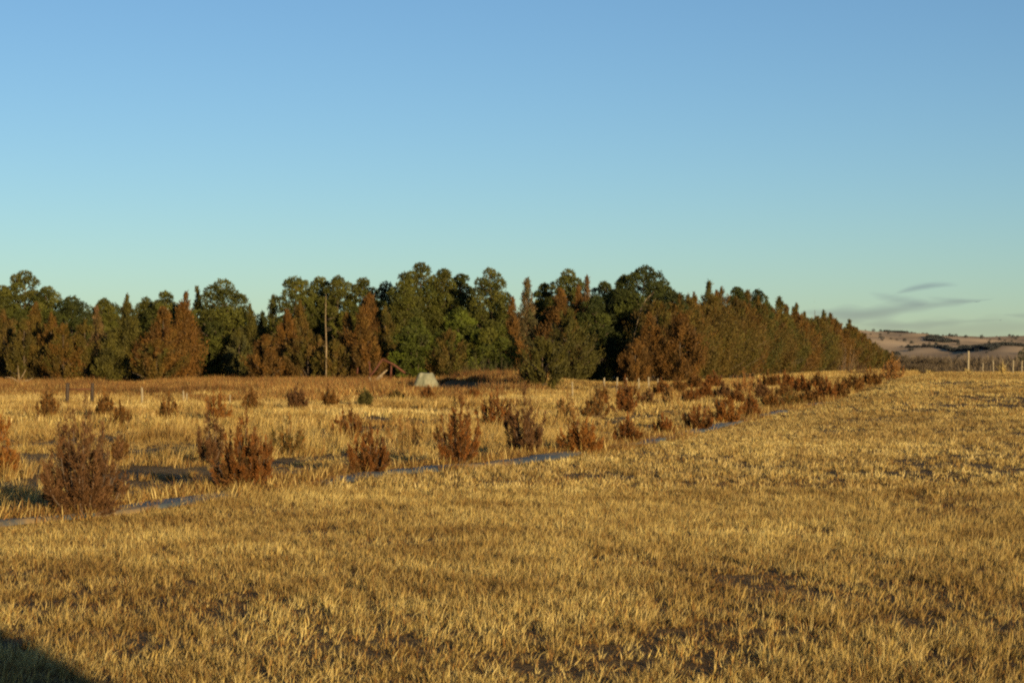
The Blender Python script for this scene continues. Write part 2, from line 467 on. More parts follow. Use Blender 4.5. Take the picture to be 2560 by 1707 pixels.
y = rng.uniform(56, 84, n); x = y * rng.uniform(-0.36, 0.10, n)
pv_ = fbm(x * 0.16, y * 0.12, 57, 3)
k = (pv_ > np.where(x < -0.19 * y, 0.36, 0.60)) & (x < row_x(y) - 1.0) & (rng.uniform(0, 1, n) < .7); x, y = x[k], y[k]
lay("pale_tall_grass", "pale bleached tall grass around the dark fence brace and along the fence", "grass", x, y, PP, rng, 0.8, 1.3, 0.1)
x, y = pts_in(rng, 90, 175, 14, 0.6, "strip", 0.3)
k = (x / y > -0.004 + 0.03 * (vnoise(x * .3, y * .2, 58) - .5)); x, y = x[k], y[k]
hm = 0.35 + 0.7 * sm((fbm(x * 0.2, y * 0.25, 59, 3) - .3) / .4)
lay("row_end_grass", "pale grass between the far shrubs and the foot of the receding cedar row", "grass", x, y, SF, rng, 0.9, 1.5, 0.1, hm)
n = 9000
y = 170 + 215 * rng.uniform(0, 1, n) ** 1.3; x = row_x(y) + rng.uniform(-14, 3, n)
lay("row_end_grass_far", "thin tan grass under the far end of the receding cedar row", "grass", x, y, SF, rng, 1.6, 3.0, 0.1)
# weeds before the trees
WF = [tuft(500 + k, 56, 0.30, 0.225, 0.022, palW, 0.3, M_weed, 0.35) for k in range(7)]
x, y = pts_in(rng, 72, 165, 12, 0.5, "strip", 0.25)
k = (y > 84) | ((x / y > -0.17) & (y > 79 - 5 * vnoise(x * .3, y * .3, 60)))
x, y = x[k], y[k]
al, s = bank(x, y)
k = (x / y < 0.012 + 0.03 * (vnoise(x * .3, y * .2, 58) - .5)) & ~((s > -1.9) & (s < 0.5) & (al > -1) & (al < 26)); x, y = x[k], y[k]
hm = 0.5 + 1.2 * sm((fbm(x * 0.22, y * 0.15, 56, 3) - .3) / .4)
hm = np.where((y > 90) & (y < 116.5) & (np.abs(x + 0.045 * y) < 2.6), hm * 0.38, hm)
lay("weed_belt", "belt of tall rusty brown weeds growing in front of the tree line", "weeds", x, y, WF, rng, 0.8, 1.35, 0.08, hm)

# ------------------------------------------------------------------ weed barrier strip along the front row
def barrier():
    ys = np.arange(13.0, 150.0, 0.2)
    cx = row_x(ys); n = len(ys); V = []; Q = []
    js = np.linspace(-0.25, 0.25, 9)
    for i, (yy, xx) in enumerate(zip(ys, cx)):
        for j, s in enumerate(js):
            e = 0.16 * (float(vnoise(yy * 1.3, j * 0.0, 61 if s < 0 else 62)) - 0.5) if abs(s) > 0.24 else 0
            px_ = xx + s + e
            z = float(terr(px_, yy)) + 0.045 + 0.03 * float(vnoise(px_ * 5, yy * 2.2, 63)) - (0.05 if abs(s) > 0.24 else 0)
            V.append((px_, yy, z))
    m = len(js)
    for i in range(n - 1):
        for j in range(m - 1):
            a = i * m + j; Q.append((a, a + 1, a + m + 1, a + m))
    mt, t, out = new_mat("woven_plastic_sheet")
    geo = t.nodes.new("ShaderNodeNewGeometry")
    nz = t.nodes.new("ShaderNodeTexNoise"); nz.inputs["Scale"].default_value = 0.55; nz.inputs["Detail"].default_value = 7; nz.inputs["Roughness"].default_value = 0.65
    t.links.new(geo.outputs["Position"], nz.inputs["Vector"])
    rp = t.nodes.new("ShaderNodeValToRGB")
    rp.color_ramp.elements[0].position = 0.52; rp.color_ramp.elements[0].color = (0.060, 0.072, 0.076, 1)
    rp.color_ramp.elements[1].position = 0.60; rp.color_ramp.elements[1].color = (0.24, 0.15, 0.06, 1)
    r2 = t.nodes.new("ShaderNodeValToRGB")
    r2.color_ramp.elements[0].position = 0.46; r2.color_ramp.elements[0].color = (0.7, 0.7, 0.7, 1)
    r2.color_ramp.elements[1].position = 0.6; r2.color_ramp.elements[1].color = (0.95, 0.95, 0.95, 1)
    t.links.new(nz.outputs["Fac"], rp.inputs[0]); t.links.new(nz.outputs["Fac"], r2.inputs[0])
    d = t.nodes.new("ShaderNodeBsdfPrincipled"); d.inputs["Specular IOR Level"].default_value = 0.6
    t.links.new(rp.outputs[0], d.inputs["Base Color"]); t.links.new(r2.outputs[0], d.inputs["Roughness"])
    t.links.new(d.outputs[0], out.inputs[0])
    o = add("weed_barrier", mesh_from("weed_barrier", np.array(V), Q, mat=mt, smooth=True))
    tag(o, "long bluish plastic mulch sheet lying along the front row of shrubs", "weed barrier")
barrier()
PB = [tuft(600 + k, 14, 0.10, 0.09, 0.007, [(BROWN, 4), (ORANGE, 3), (GOLD, 4), (STRAW, 2)], 0.7, M_strip) for k in range(4)]
n = 15000
y = 13 + (100 - 13) * rng.uniform(0, 1, n) ** 1.6
x = row_x(y) + rng.uniform(-0.8, 0.45, n)
k = (vnoise(x * 0.6 + 7, y * 0.33, 66) > 0.47) | (x < row_x(y) - .30) | (rng.uniform(0, 1, n) < .05); k &= (y < 34) | (rng.uniform(0, 1, n) < .35); x, y = x[k], y[k]
z_ = terr(x, y) + 0.04
scatter("litter_on_barrier", PB, np.stack([x, y, z_], -1), rng.uniform(0, 6.28, len(x)), np.repeat(rng.uniform(0.7, 1.5, (len(x), 1)), 3, 1) * (1 + y[:, None] / 80), rng.integers(0, 4, len(x)),
        "sparse brown grass litter scattered over the plastic mulch sheet", "grass litter", 0.1)

# ------------------------------------------------------------------ young juniper shrubs
RED = np.array((0.205, 0.070, 0.012)); PURP = np.array((0.112, 0.052, 0.017)); RUST = np.array((0.22, 0.090, 0.016))
OLV = np.array((0.10, 0.078, 0.022)); TANC = np.array((0.34, 0.21, 0.075)); GRN = np.array((0.068, 0.060, 0.013)); DKBR = np.array((0.085, 0.045, 0.013))
HUES = dict(red=(RED, DKBR), purple=(PURP, np.array((0.115, 0.052, 0.020))), rust=(RUST, RED), olive=(OLV, RUST), tan=(TANC, RUST), green=(GRN, OLV), brown=(DKBR, RUST), orange=(np.array((0.30, 0.15, 0.05)), RUST))

def shrub_meshes(seed, H, Wd, d, hue, dens=1.0):
    """an upright juniper: separate feathery plumes rising from the root, dark gaps between them"""
    rng = np.random.default_rng(seed)
    px = d / 1911.0                                   # metres per rendered pixel
    npl = int(np.clip((23 if d < 26 else 17) * dens, 8, 28))
    lw = max(0.0075, 0.5 * px); ll = max(0.042, 2.2 * px)
    kk = int(np.clip(1150 * (20 / d) ** 0.75, 240, 1150) * min(1.0, 0.5 + dens / 2))
    c1, c2 = HUES[hue]
    P = []; D = []; C = []; N = []; tubes = Tubes()
    lob = rng.uniform(0, 6.28, 3); ph0 = rng.uniform(0, 6.28)
    for i in range(npl):
        ph = ph0 + i * 2.399 + rng.normal(0, 0.25); rho = math.sqrt((i + 0.35) / npl) * rng.uniform(0.85, 1.08)
        lobe = 1 + 0.16 * math.sin(2 * ph + lob[0]) + 0.12 * math.sin(3 * ph + lob[1])
        R = Wd / 2 * rho * lobe * 0.95
        hz = H * (1.0 - 0.50 * rho ** 1.2) * rng.uniform(0.78, 1.08)
        if i == 0: hz = H * 1.06
        if i >= npl * 0.6 and rng.uniform() < 0.45: hz *= 0.6
        dr = np.array([math.cos(ph), math.sin(ph), 0])
        tip = dr * R + np.array([0, 0, max(hz, 0.2 * H)])
        b0 = dr * 0.05 * Wd
        ct = np.array([tip[0] * 0.85, tip[1] * 0.85, tip[2] * 0.36])
        # side shoots along the plume
        nsub = 16
        t0 = rng.uniform(0.10, 0.97, nsub); t0[0] = 0.98
        r0 = (0.09 if npl > 12 else 0.105) * (H + Wd) / 2 * 1.3
        def bez(t):
            t = np.asarray(t)[:, None]
            return (1 - t) ** 2 * b0 + 2 * t * (1 - t) * ct + t ** 2 * tip
        def btan(t):
            t = np.asarray(t)[:, None]
            return unit(2 * (1 - t) * (ct - b0) + 2 * t * (tip - ct) + 1e-9)
        m = kk // nsub
        for q in range(nsub):
            o = bez([t0[q]])[0]; tg = btan([t0[q]])[0]
            sdv = unit(rng.normal(size=3) + 0.5 * dr)
            L = r0 * (1.25 - 0.75 * t0[q]) * rng.uniform(0.7, 1.3)
            axis = unit(tg * 1.15 + sdv * 0.75 + np.array([0, 0, 0.3]))
            if q == 0: axis = tg; L = r0 * 1.1
            s = rng.uniform(0, 1, m) ** 0.8
            pos = o + axis * (L * 1.5 * s)[:, None] + rng.normal(size=(m, 3)) * (0.16 * L * (1.15 - s))[:, None]
            P.append(pos); D.append(unit(axis + 0.5 * rng.normal(size=(m, 3))))
            N.append(unit(pos - (o + tip * 0.5 * t0[q]) / 1.5 + sdv * 0.05))
            mm = np.clip(rng.normal(0.4, 0.25), 0, 1)
            C.append((c1 * (1 - mm) + c2 * mm) * rng.uniform(0.7, 1.25) * rng.uniform(0.8, 1.2, (m, 1)))
        ss = np.linspace(0, 0.95, 6)
        tubes.add(bez(ss), np.linspace(0.013, 0.003, 6) * max(1, H), 4)
    P = np.concatenate(P); D = np.concatenate(D); C = np.concatenate(C); N = np.concatenate(N)
    n = len(P)
    V, Cc = leaves(rng, P, D, ll * rng.uniform(0.6, 1.5, n), lw * rng.uniform(0.7, 1.4, n), C, N)
    return mesh_from("shrub_foliage", V, n=4, cols=Cc, mat=M_shrub), tubes.mesh("shrub_stems", M_bark)

SHRUBS = [  # row, px, base, top, width, hue, dens, label
 ("f", 205, 1296, 1034, 215, "purple", 1.15, "largest purplish brown juniper shrub, broad, at the left of the front row"),
 ("f", 17, 1194, 1122, 60, "rust", 1, "small rust juniper cut by the left edge of the photo"),
 ("f", -14, 1110, 1040, 66, "rust", 1, "rust juniper tip at the left edge above the small cut one"),
 ("f", 612, 1232, 1052, 150, "red", 1.1, "tall reddish juniper shrub second along the front row from the left"),
 ("f", 924, 1188, 1094, 84, "red", 1, "deep red juniper shrub third along the front row from the left"),
 ("f", 1144, 1166, 1026, 118, "red", 1, "tall reddish brown juniper fourth along the front row, wide at its foot"),
 ("f", 1312, 1140, 1004, 98, "purple", 1, "tall slim purplish juniper fifth along the front row"),
 ("f", 1450, 1136, 1054, 98, "rust", 1, "low rust juniper sixth along the front row with straw grass in it"),
 ("f", 1566, 1112, 1053, 60, "red", 1, "small red juniper seventh along the front row"),
 ("f", 1659, 1092, 1050, 58, "red", 1, "small dark red juniper eighth along the front row"),
 ("f", 1745, 1076, 1029, 60, "red", 1, "bushy red juniper ninth along the front row"),
 ("f", 1816, 1060, 1008, 74, "rust", 1, "wide rust red juniper tenth along the front row"),
 ("f", 1876, 1047, 996, 36, "red", 1, "narrow upright juniper eleventh along the front row"),
 ("f", 1928, 1027, 986, 42, "brown", 1, "dark brown juniper twelfth along the front row"),
 ("f", 1977, 1022, 984, 54, "olive", 1, "olive brown juniper thirteenth along the front row"),
 ("f", 2020, 1012, 984, 42, "brown", 1, "low brown juniper fourteenth along the front row"),
 ("f", 2060, 1004, 962, 58, "red", 1, "bushy dark red juniper fifteenth along the front row"),
 ("f", 2099, 996, 958, 40, "brown", 1, "brown juniper sixteenth along the front row"),
 ("f", 2132, 983, 942, 46, "brown", 1, "tall dark brown juniper seventeenth along the front row"),
 ("f", 2176, 970, 934, 56, "brown", 1, "brown brushy juniper last but one at the far end of the front row"),
 ("f", 2228, 954, 904, 44, "orange", 0.7, "orange leafless bush ending the front row beside the field crest"),
 ("s", 300, 1158, 1106, 42, "brown", 1, "small rounded brown juniper just behind the largest shrub"),
 ("s", 526, 1160, 1044, 76, "purple", 0.8, "upright brown juniper first in the second row from the left"),
 ("s", 720, 1140, 1062, 84, "olive", 0.55, "thin olive brown juniper second in the second row"),
 ("s", 872, 1117, 1034, 78, "red", 1, "dark red pointed juniper third in the second row"),
 ("s", 1016, 1118, 1054, 90, "tan", 0.5, "sparse tan grassy juniper fourth in the second row"),
 ("s", 1238, 1072, 996, 80, "red", 1, "bright red brown juniper fifth in the second row"),
 ("s", 1416, 1056, 998, 54, "tan", 0.8, "golden brown juniper sixth in the second row by tall straw"),
 ("s", 1486, 1046, 988, 50, "brown", 0.6, "thin brown juniper seventh in the second row"),
 ("s", 1561, 1032, 964, 66, "red", 1, "strong dark red pointed juniper eighth in the second row"),
 ("s", 1618, 1022, 984, 46, "purple", 0.7, "greyish low juniper ninth in the second row"),
 ("s", 1676, 1016, 974, 42, "tan", 0.6, "tan grassy juniper tenth in the second row"),
 ("s", 1727, 1010, 976, 42, "red", 0.8, "reddish juniper eleventh in the second row"),
 ("s", 1764, 997, 962, 34, "red", 1, "dark red upright juniper twelfth in the second row"),
 ("s", 1809, 1003, 968, 38, "purple", 0.8, "mauve brown juniper thirteenth in the second row"),
 ("s", 1868, 988, 944, 72, "orange", 0.7, "rounded orange leafless bush under the receding tree row"),
 ("s", 1964, 968, 938, 36, "red", 0.9, "dark red low bush under the receding tree row"),
 ("s", 1655, 992, 960, 38, "red", 1, "small red juniper above the tan grassy one, under the rust cedars"),
 ("s", 1694, 986, 956, 36, "brown", 1, "small brown juniper in the thick of the far rows below the wide rust cedar"),
 ("s", 1840, 1014, 984, 42, "red", 1, "low red juniper between the wide rust red and the narrow upright ones"),
 ("s", 1906, 1002, 968, 40, "purple", 1, "mauve juniper above the gap between the narrow and the dark brown ones"),
 ("s", 1924, 970, 938, 42, "brown", 1, "brown juniper left of the dark red low bush under the tree row"),
 ("s", 2002, 984, 950, 40, "red", 1, "dark red juniper above the low brown one near the far end"),
 ("s", 2046, 972, 942, 40, "brown", 1, "brown juniper above the bushy dark red one near the far end"),
 ("s", 1780, 968, 940, 40, "red", 1, "red juniper at the foot of the receding tree row"),
 ("s", 1736, 970, 944, 36, "brown", 0.9, "brown juniper at the foot of the first receding cedars"),
 ("s", 1506, 1008, 974, 34, "brown", 0.8, "small brown juniper left of the strong dark red one"),
 ("s", 1960, 1000, 966, 36, "brown", 1, "low brown juniper directly above the olive brown thirteenth one"),
 ("t", 121, 1054, 984, 48, "brown", 1, "neat cone shaped dark juniper left of the dark fence posts"),
 ("t", 263, 1048, 990, 38, "brown", 1, "narrow brown juniper just right of the dark fence posts"),
 ("t", 303, 1072, 1020, 38, "brown", 1, "small brown juniper right of and below the narrow one"),
 ("t", 419, 1060, 1000, 54, "brown", 1, "dark rounded juniper below the two pale fence posts"),
 ("t", 543, 1052, 992, 60, "rust", 0.6, "loose rust juniper mixed with tall straw in the back row"),
 ("t", 630, 1030, 984, 36, "brown", 0.9, "small brown juniper in the back row beside a straw tuft"),
 ("t", 740, 1024, 976, 52, "purple", 1, "dark mauve rounded juniper in the back row"),
 ("t", 824, 1016, 976, 38, "brown", 0.8, "low brown juniper in the back row below the bare snag"),
 ("t", 914, 1016, 982, 30, "green", 1, "only green small juniper of the back row"),
 ("t", 990, 1004, 982, 34, "olive", 0.8, "low olive juniper left below the pale block"),
 ("t", 1068, 1006, 976, 34, "red", 1, "small red juniper below the pale block"),
 ("t", 1185, 1000, 978, 32, "red", 0.8, "small reddish juniper below the dark cut bank"),
]
for i, (row, px, by, ty, w, hue, dens, lab) in enumerate(SHRUBS):
    X, Y, Z = at(px, by)
    H = (by - ty) / F * Y; Wd = w / F * Y
    t = add("juniper_shrub", None, loc=(X, Y, Z - 0.02))
    tag(t, lab, "shrub", "young juniper shrubs planted in rows")
    fm, sm_ = shrub_meshes(900 + i, H * (1.0 if Y < 26 else 1.14), Wd * (0.96 if Y < 26 else 1.22), Y, hue, dens)
    add("foliage", fm, t); add("stem", sm_, t)

# tall straw bunches
STRAWS = [(566, 1050, 984, 26, "tall straw bunch rising beside the loose rust juniper"),
 (452, 1060, 996, 40, "straw bunch leaning right from the dark rounded juniper"),
 (655, 1038, 996, 16, "thin straw bunch beside the small brown juniper"),
 (1440, 1122, 1010, 74, "tallest golden straw bunch in the sixth front shrub"),
 (1392, 1052, 1006, 40, "golden straw bunch left of the tallest one"),
 (1216, 1034, 986, 18, "pale orange straw spike left of the bright red juniper"),
 (1690, 1018, 974, 26, "straw bunch beside the tan juniper of the second row"),
 (2508, 936, 902, 16, "tan straw bunch on the crest between the right fence posts"),
 (2322, 940, 924, 16, "low straw bunch on the crest left of the tall post"),
 (2420, 940, 920, 16, "straw bunch at the foot of the tall crest post"),
 (600, 1245, 1190, 90, "straw tufts in front of the tall reddish juniper")]
for i, (px, by, ty, w, lab) in enumerate(STRAWS):
    if by < 945:
        Y = 104.0; X = Y * (px - CX) / F; Z = float(terr(X, Y))
    else:
        X, Y, Z = at(px, by)
    H = (by - ty) / F * Y; wpx = Y / 1911
    o = add("straw_bunch", tuft(700 + i, 70, w / F * Y * 0.22, H * 0.8, max(0.007, 0.45 * wpx), [(GOLD, 4), (STRAW, 4), (ORANGE, 1.5), (PALE, 1)], 0.2, M_strip, 0.3, 0.35), loc=(X, Y, Z))
    tag(o, lab, "grass bunch", "tall straw bunches")

# ------------------------------------------------------------------ trees
def cedar_meshes(seed, H, Wd, c1, c2, mixv=0.4, nb=150, kk=110, spire=0.12, lean=0.0, low=0.0, fine=1.0, pw=0.8):
    rng = np.random.default_rng(seed)
    def env(t):
        return np.where(t < 0.2, 0.72 + 0.28 * (t / 0.2), np.clip(1 - (t - 0.2) / 0.8, 0, 1) ** pw)
    q = rng.uniform(0, 1, nb * 3); q = q[rng.uniform(0, 1, len(q)) < env(q) * 0.85 + 0.15][:nb]
    h = H * (0.01 + low + (0.97 - low) * q)
    az = rng.uniform(0, 6.283, len(q))
    p1, p2, p3 = rng.uniform(0, 6.28, 3)
    lob = 1 + 0.16 * np.sin(2 * az + p1 + 3 * q) + 0.14 * np.sin(5 * az + p2 - 7 * q) + 0.10 * np.sin(9 * q * 3 + p3)
    R = Wd / 2 * env(q) * lob * rng.uniform(0.62, 1.12, len(q))
    sub = rng.uniform(0, 1, len(q))
    P = []; D = []; C = []; N = []
    tub = Tubes()
    tub.add([(0, 0, -0.1), (0.02 * H * lean, 0, H * 0.5), (0.05 * H * lean, 0, H * 0.98)], [0.026 * H * 0.6, 0.016 * H * 0.6, 0.008], 7)
    for i in range(len(q)):
        out = np.array([math.cos(az[i]), math.sin(az[i]), 0])
        e = out * R[i] + np.array([0, 0, min(H * 0.96, h[i] + R[i] * 0.35)])
        s0 = np.array([0, 0, max(0.05, h[i] - R[i] * 0.35)])
        s = rng.uniform(0.3, 1.02, kk) ** 0.55
        pos = s0 + (e - s0) * s[:, None]
        pos[:, 2] += 0.18 * R[i] * (s ** 2)
        pos += rng.normal(size=(kk, 3)) * (0.024 * H * (0.35 + 0.65 * env(q[i]))) * np.array([1, 1, 1.9])
        N.append(unit(pos - (s0 + e) / 2 * np.array([0.9, 0.9, 1]) + out * 0.25 * R[i]))
        P.append(pos)
        D.append(unit(out * 0.45 + np.array([0.05, 0, 0.95]) + 0.42 * rng.normal(size=(kk, 3))))
        m_ = np.clip(mixv + rng.normal(0, 0.28), 0, 1)
        C.append((c1 * (1 - m_) + c2 * m_) * rng.uniform(0.66, 1.34) * rng.uniform(0.88, 1.12, (kk, 1)))
        if sub[i] < 0.12: tub.add([s0, (s0 + e) / 2 + (0, 0, 0.05), e], [0.045, 0.03, 0.012], 4)
    ks = 300
    t_ = rng.uniform(0, 1, ks); zz = H * (1 - spire * 1.3 + spire * 1.3 * t_)
    r_ = (0.055 * H * (1 - t_) ** 1.3 + 0.01) * np.sqrt(rng.uniform(0, 1, ks))
    a_ = rng.uniform(0, 6.28, ks)
    P.append(np.stack([r_ * np.cos(a_), r_ * np.sin(a_), zz - 0.1], -1)); D.append(unit(np.stack([0.4 * np.cos(a_), 0.4 * np.sin(a_), np.ones(ks)], -1)))
    C.append(np.repeat((c1 * (1 - mixv) + c2 * mixv)[None], ks, 0)); N.append(np.stack([np.cos(a_), np.sin(a_), 0 * a_], -1)); N = np.concatenate(N)
    P = np.concatenate(P); D = np.concatenate(D); C = np.concatenate(C)
    P[:, 2] = np.maximum(P[:, 2], 0.02)
    n = len(P)
    V, Cc = leaves(rng, P, D, 0.22 * fine * rng.uniform(0.6, 1.4, n), 0.060 * fine * rng.uniform(0.6, 1.4, n), C, N)
    return mesh_from("cedar_crown", V, n=4, cols=Cc, mat=M_cedar), tub.mesh("cedar_trunk", M_bark)

def pine_meshes(seed, H, Wd, hb, c1, c2, nc=60, kt=150, openv=0.0, flat=0.0):
    """H total height, Wd crown width, hb crown bottom height"""
    rng = np.random.default_rng(seed)
    P = []; D = []; C = []; N = []; tub = Tubes()
    bend = rng.normal(0, 0.02 * H, 2)
    tub.add([(0, 0, -0.1), (bend[0], bend[1], H * 0.5), (0, 0, H * 0.93)], [0.022 * H, 0.015 * H, 0.02], 8)
    CH = H - hb
    cl = []
    tries = 0
    while len(cl) < nc and tries < nc * 30:
        tries += 1
        t = rng.uniform(0.0, 1.0); a = rng.uniform(0, 6.283)
        prof = (math.sin(math.pi * (0.10 + 0.86 * t) ** 0.9)) ** 0.55
        rho = rng.uniform(0.25, 0.9) if rng.uniform() < 0.3 else rng.uniform(0.7, 0.95)
        r = rng.uniform(0.10, 0.20) * min(Wd, CH * 1.1, 7.0) * (1 - 0.3 * openv)
        rr = max(0.0, Wd / 2 * prof * rho - r * 0.3)
        c = np.array([rr * math.cos(a), rr * math.sin(a), hb + r * 0.4 + (CH - r * 1.35) * t])
        if all(np.linalg.norm(c - o_[0]) > (0.82 + 0.3 * openv) * (r + o_[1]) for o_ in cl):
            cl.append((c, r))
    cl.append((np.array([0, 0, H - 0.5 * Wd * 0.14]), 0.12 * Wd))
    for c, r in cl:
        k = int(kt * (r / 0.6) ** 1.6 + 26)
        d = unit(rng.normal(size=(k, 3)) * np.array([1, 1, 0.9]) + np.array([0, 0, 0.25]))
        lump = 1 + 0.22 * np.sin(4 * np.arctan2(d[:, 1], d[:, 0]) + c[2] * 7) * np.cos(3 * d[:, 2] + c[0])
        rad = r * lump * rng.uniform(0.55, 1.0, k) ** 0.5
        # each clump is several upright shoots
        pos = c + d * rad[:, None] * np.array([1.05, 1.05, 0.8])
        nb_ = 4; cv = rng.uniform(0.72, 1.28); m_ = np.clip(rng.normal(0.4, 0.35), 0, 1)
        for j in range(nb_):
            P.append(pos); N.append(d); D.append(unit(d * 0.55 + np.array([0, 0, 0.5]) + 0.55 * rng.normal(size=(k, 3))))
            C.append(np.repeat(((c1 * (1 - m_) + c2 * m_) * cv)[None], k, 0) * rng.uniform(0.86, 1.14, (k, 1)))
        h0 = max(0.1, c[2] - 0.5 * math.hypot(c[0], c[1]) - 0.3)
        tub.add([(0, 0, h0), (c[0] * 0.5, c[1] * 0.5, (h0 + c[2]) / 2 - 0.1), tuple(c)], [0.06, 0.045, 0.02], 5)
    P = np.concatenate(P); D = np.concatenate(D); C = np.concatenate(C); N = np.concatenate(N); n = len(P)
    V, Cc = leaves(rng, P, D, 0.22 * rng.uniform(0.6, 1.3, n), 0.062 * rng.uniform(0.6, 1.4, n), C, N)
    return mesh_from("pine_crown", V, n=4, cols=Cc, mat=M_pine), tub.mesh("pine_trunk", M_bark)

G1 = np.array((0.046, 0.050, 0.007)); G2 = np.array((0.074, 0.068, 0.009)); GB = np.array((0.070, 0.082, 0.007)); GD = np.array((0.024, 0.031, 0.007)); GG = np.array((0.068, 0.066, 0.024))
R1 = np.array((0.108, 0.047, 0.007)); R2 = np.array((0.084, 0.047, 0.008)); O1 = np.array((0.064, 0.052, 0.007)); O2 = np.array((0.047, 0.041, 0.007)); BR = np.array((0.088, 0.045, 0.010)); PK = np.array((0.13, 0.070, 0.030))

def place(px, top, d, w, base=None):
    X = d * (px - CX) / F; Z = float(terr(X, d))
    H = EYE + (HY - top) / F * d - Z
    return X, d, Z, H, w / F * d

PINES = [ # px, top, depth, width px, crown bottom fraction, c1,c2, open, label
 (4, 719, 158, 62, .25, G1, G2, .2, "green pine at the left edge of the photo"),
 (62, 682, 160, 88, .25, G2, G1, .75, "tall open crowned pine near the left edge with sky showing through"),
 (118, 722, 158, 84, .2, G1, G2, .3, "green pine right of the tall open one"),
 (180, 746, 156, 84, .2, G1, GD, .1, "rounded green pine sloping down to the right in the left group"),
 (260, 751, 160, 54, .3, G2, G1, .3, "small pine top behind the pinkish brown cedar"),
 (364, 748, 160, 50, .3, G1, G2, .5, "narrow pine top right of the olive spire cedar"),
 (412, 734, 158, 70, .3, G1, G2, .2, "rounded pine top behind the big rust cedars"),
 (556, 705, 150, 156, .02, G1, G2, .05, "large dark green pine with black hollow beneath, alone left of the sky gap"),
 (738, 698, 156, 92, .15, G1, G2, .35, "pine with open top at the right side of the sky gap"),
 (800, 697, 158, 66, .2, G1, G2, .35, "pine top directly behind the bare pale snag"),
 (846, 696, 156, 76, .2, G2, G1, .4, "pine just right of the bare pale snag"),
 (908, 701, 156, 74, .2, G1, G2, .35, "pine with light gaps left of a dark crown"),
 (964, 711, 162, 76, .2, GD, G1, .3, "darkest pine crown just left of the central group"),
 (1012, 687, 150, 66, .05, G2, G1, .05, "slim smooth rounded pine at the left of the central group"),
 (1052, 662, 156, 84, .1, G1, G2, .2, "tallest pine of the central group"),
 (1108, 677, 156, 66, .1, G1, G2, .1, "pine just right of the tallest one"),
 (1152, 689, 158, 56, .1, G1, GD, .2, "lower dark pine in the middle of the central group"),
 (1224, 676, 152, 110, .1, G1, G2, .05, "wide dense pine at the right of the central group"),
 (1040, 800, 138, 100, .0, GB, G1, .05, "bright green young pine behind the pale block"),
 (1150, 774, 142, 84, .02, GB, G1, .1, "bright green pine left of the low bright one"),
 (1228, 806, 140, 92, .02, GB, G2, .05, "low bright green pine above the grey green juniper"),
 (1362, 713, 160, 56, .2, G1, G2, .4, "pine top right of the sparse pinkish cedar"),
 (1420, 680, 158, 84, .2, G1, G2, .3, "tall round topped pine behind the dark red cedar"),
 (1510, 709, 160, 62, .2, GD, G1, .2, "dark pine top between two taller pines"),
 (1490, 745, 150, 110, .02, GD, G1, .1, "deep green pine above the olive cedars"),
 (1612, 672, 152, 160, .18, G1, GD, .1, "broad pine with a pale bare branch, largest of the right part"),
 (1658, 706, 155, 84, .3, G1, GD, .1, "drooping right shoulder pine of the broad pine with the bare branch"),
 (1562, 694, 153, 70, .3, G1, GD, .1, "pine top forming the left shoulder of the broad pine"),
 (1842, 721, 200, 46, .2, GD, G1, .1, "dark pine top rising from the receding cedar row"),
 (1895, 727, 212, 52, .2, GD, G1, .1, "second dark pine top in the receding cedar row"),
]
for i, (px, top, d, w, hb, c1, c2, op, lab) in enumerate(PINES):
    X, Y, Z, H, Wd = place(px, top, d, w)
    t = add("pine_tree", None, loc=(X, Y, Z)); tag(t, lab, "pine tree", "pines rising over the tree line")
    # crowns continue downwards below what shows on the skyline
    cm, tm = pine_meshes(2000 + i, H, Wd * (1.6 if w < 100 else 1.18), H * hb, c1, c2, nc=int(46 * (1 - .35 * op) * max(0.8, H / Wd * 0.6)), openv=op)
    add("crown", cm, t); add("trunk", tm, t)

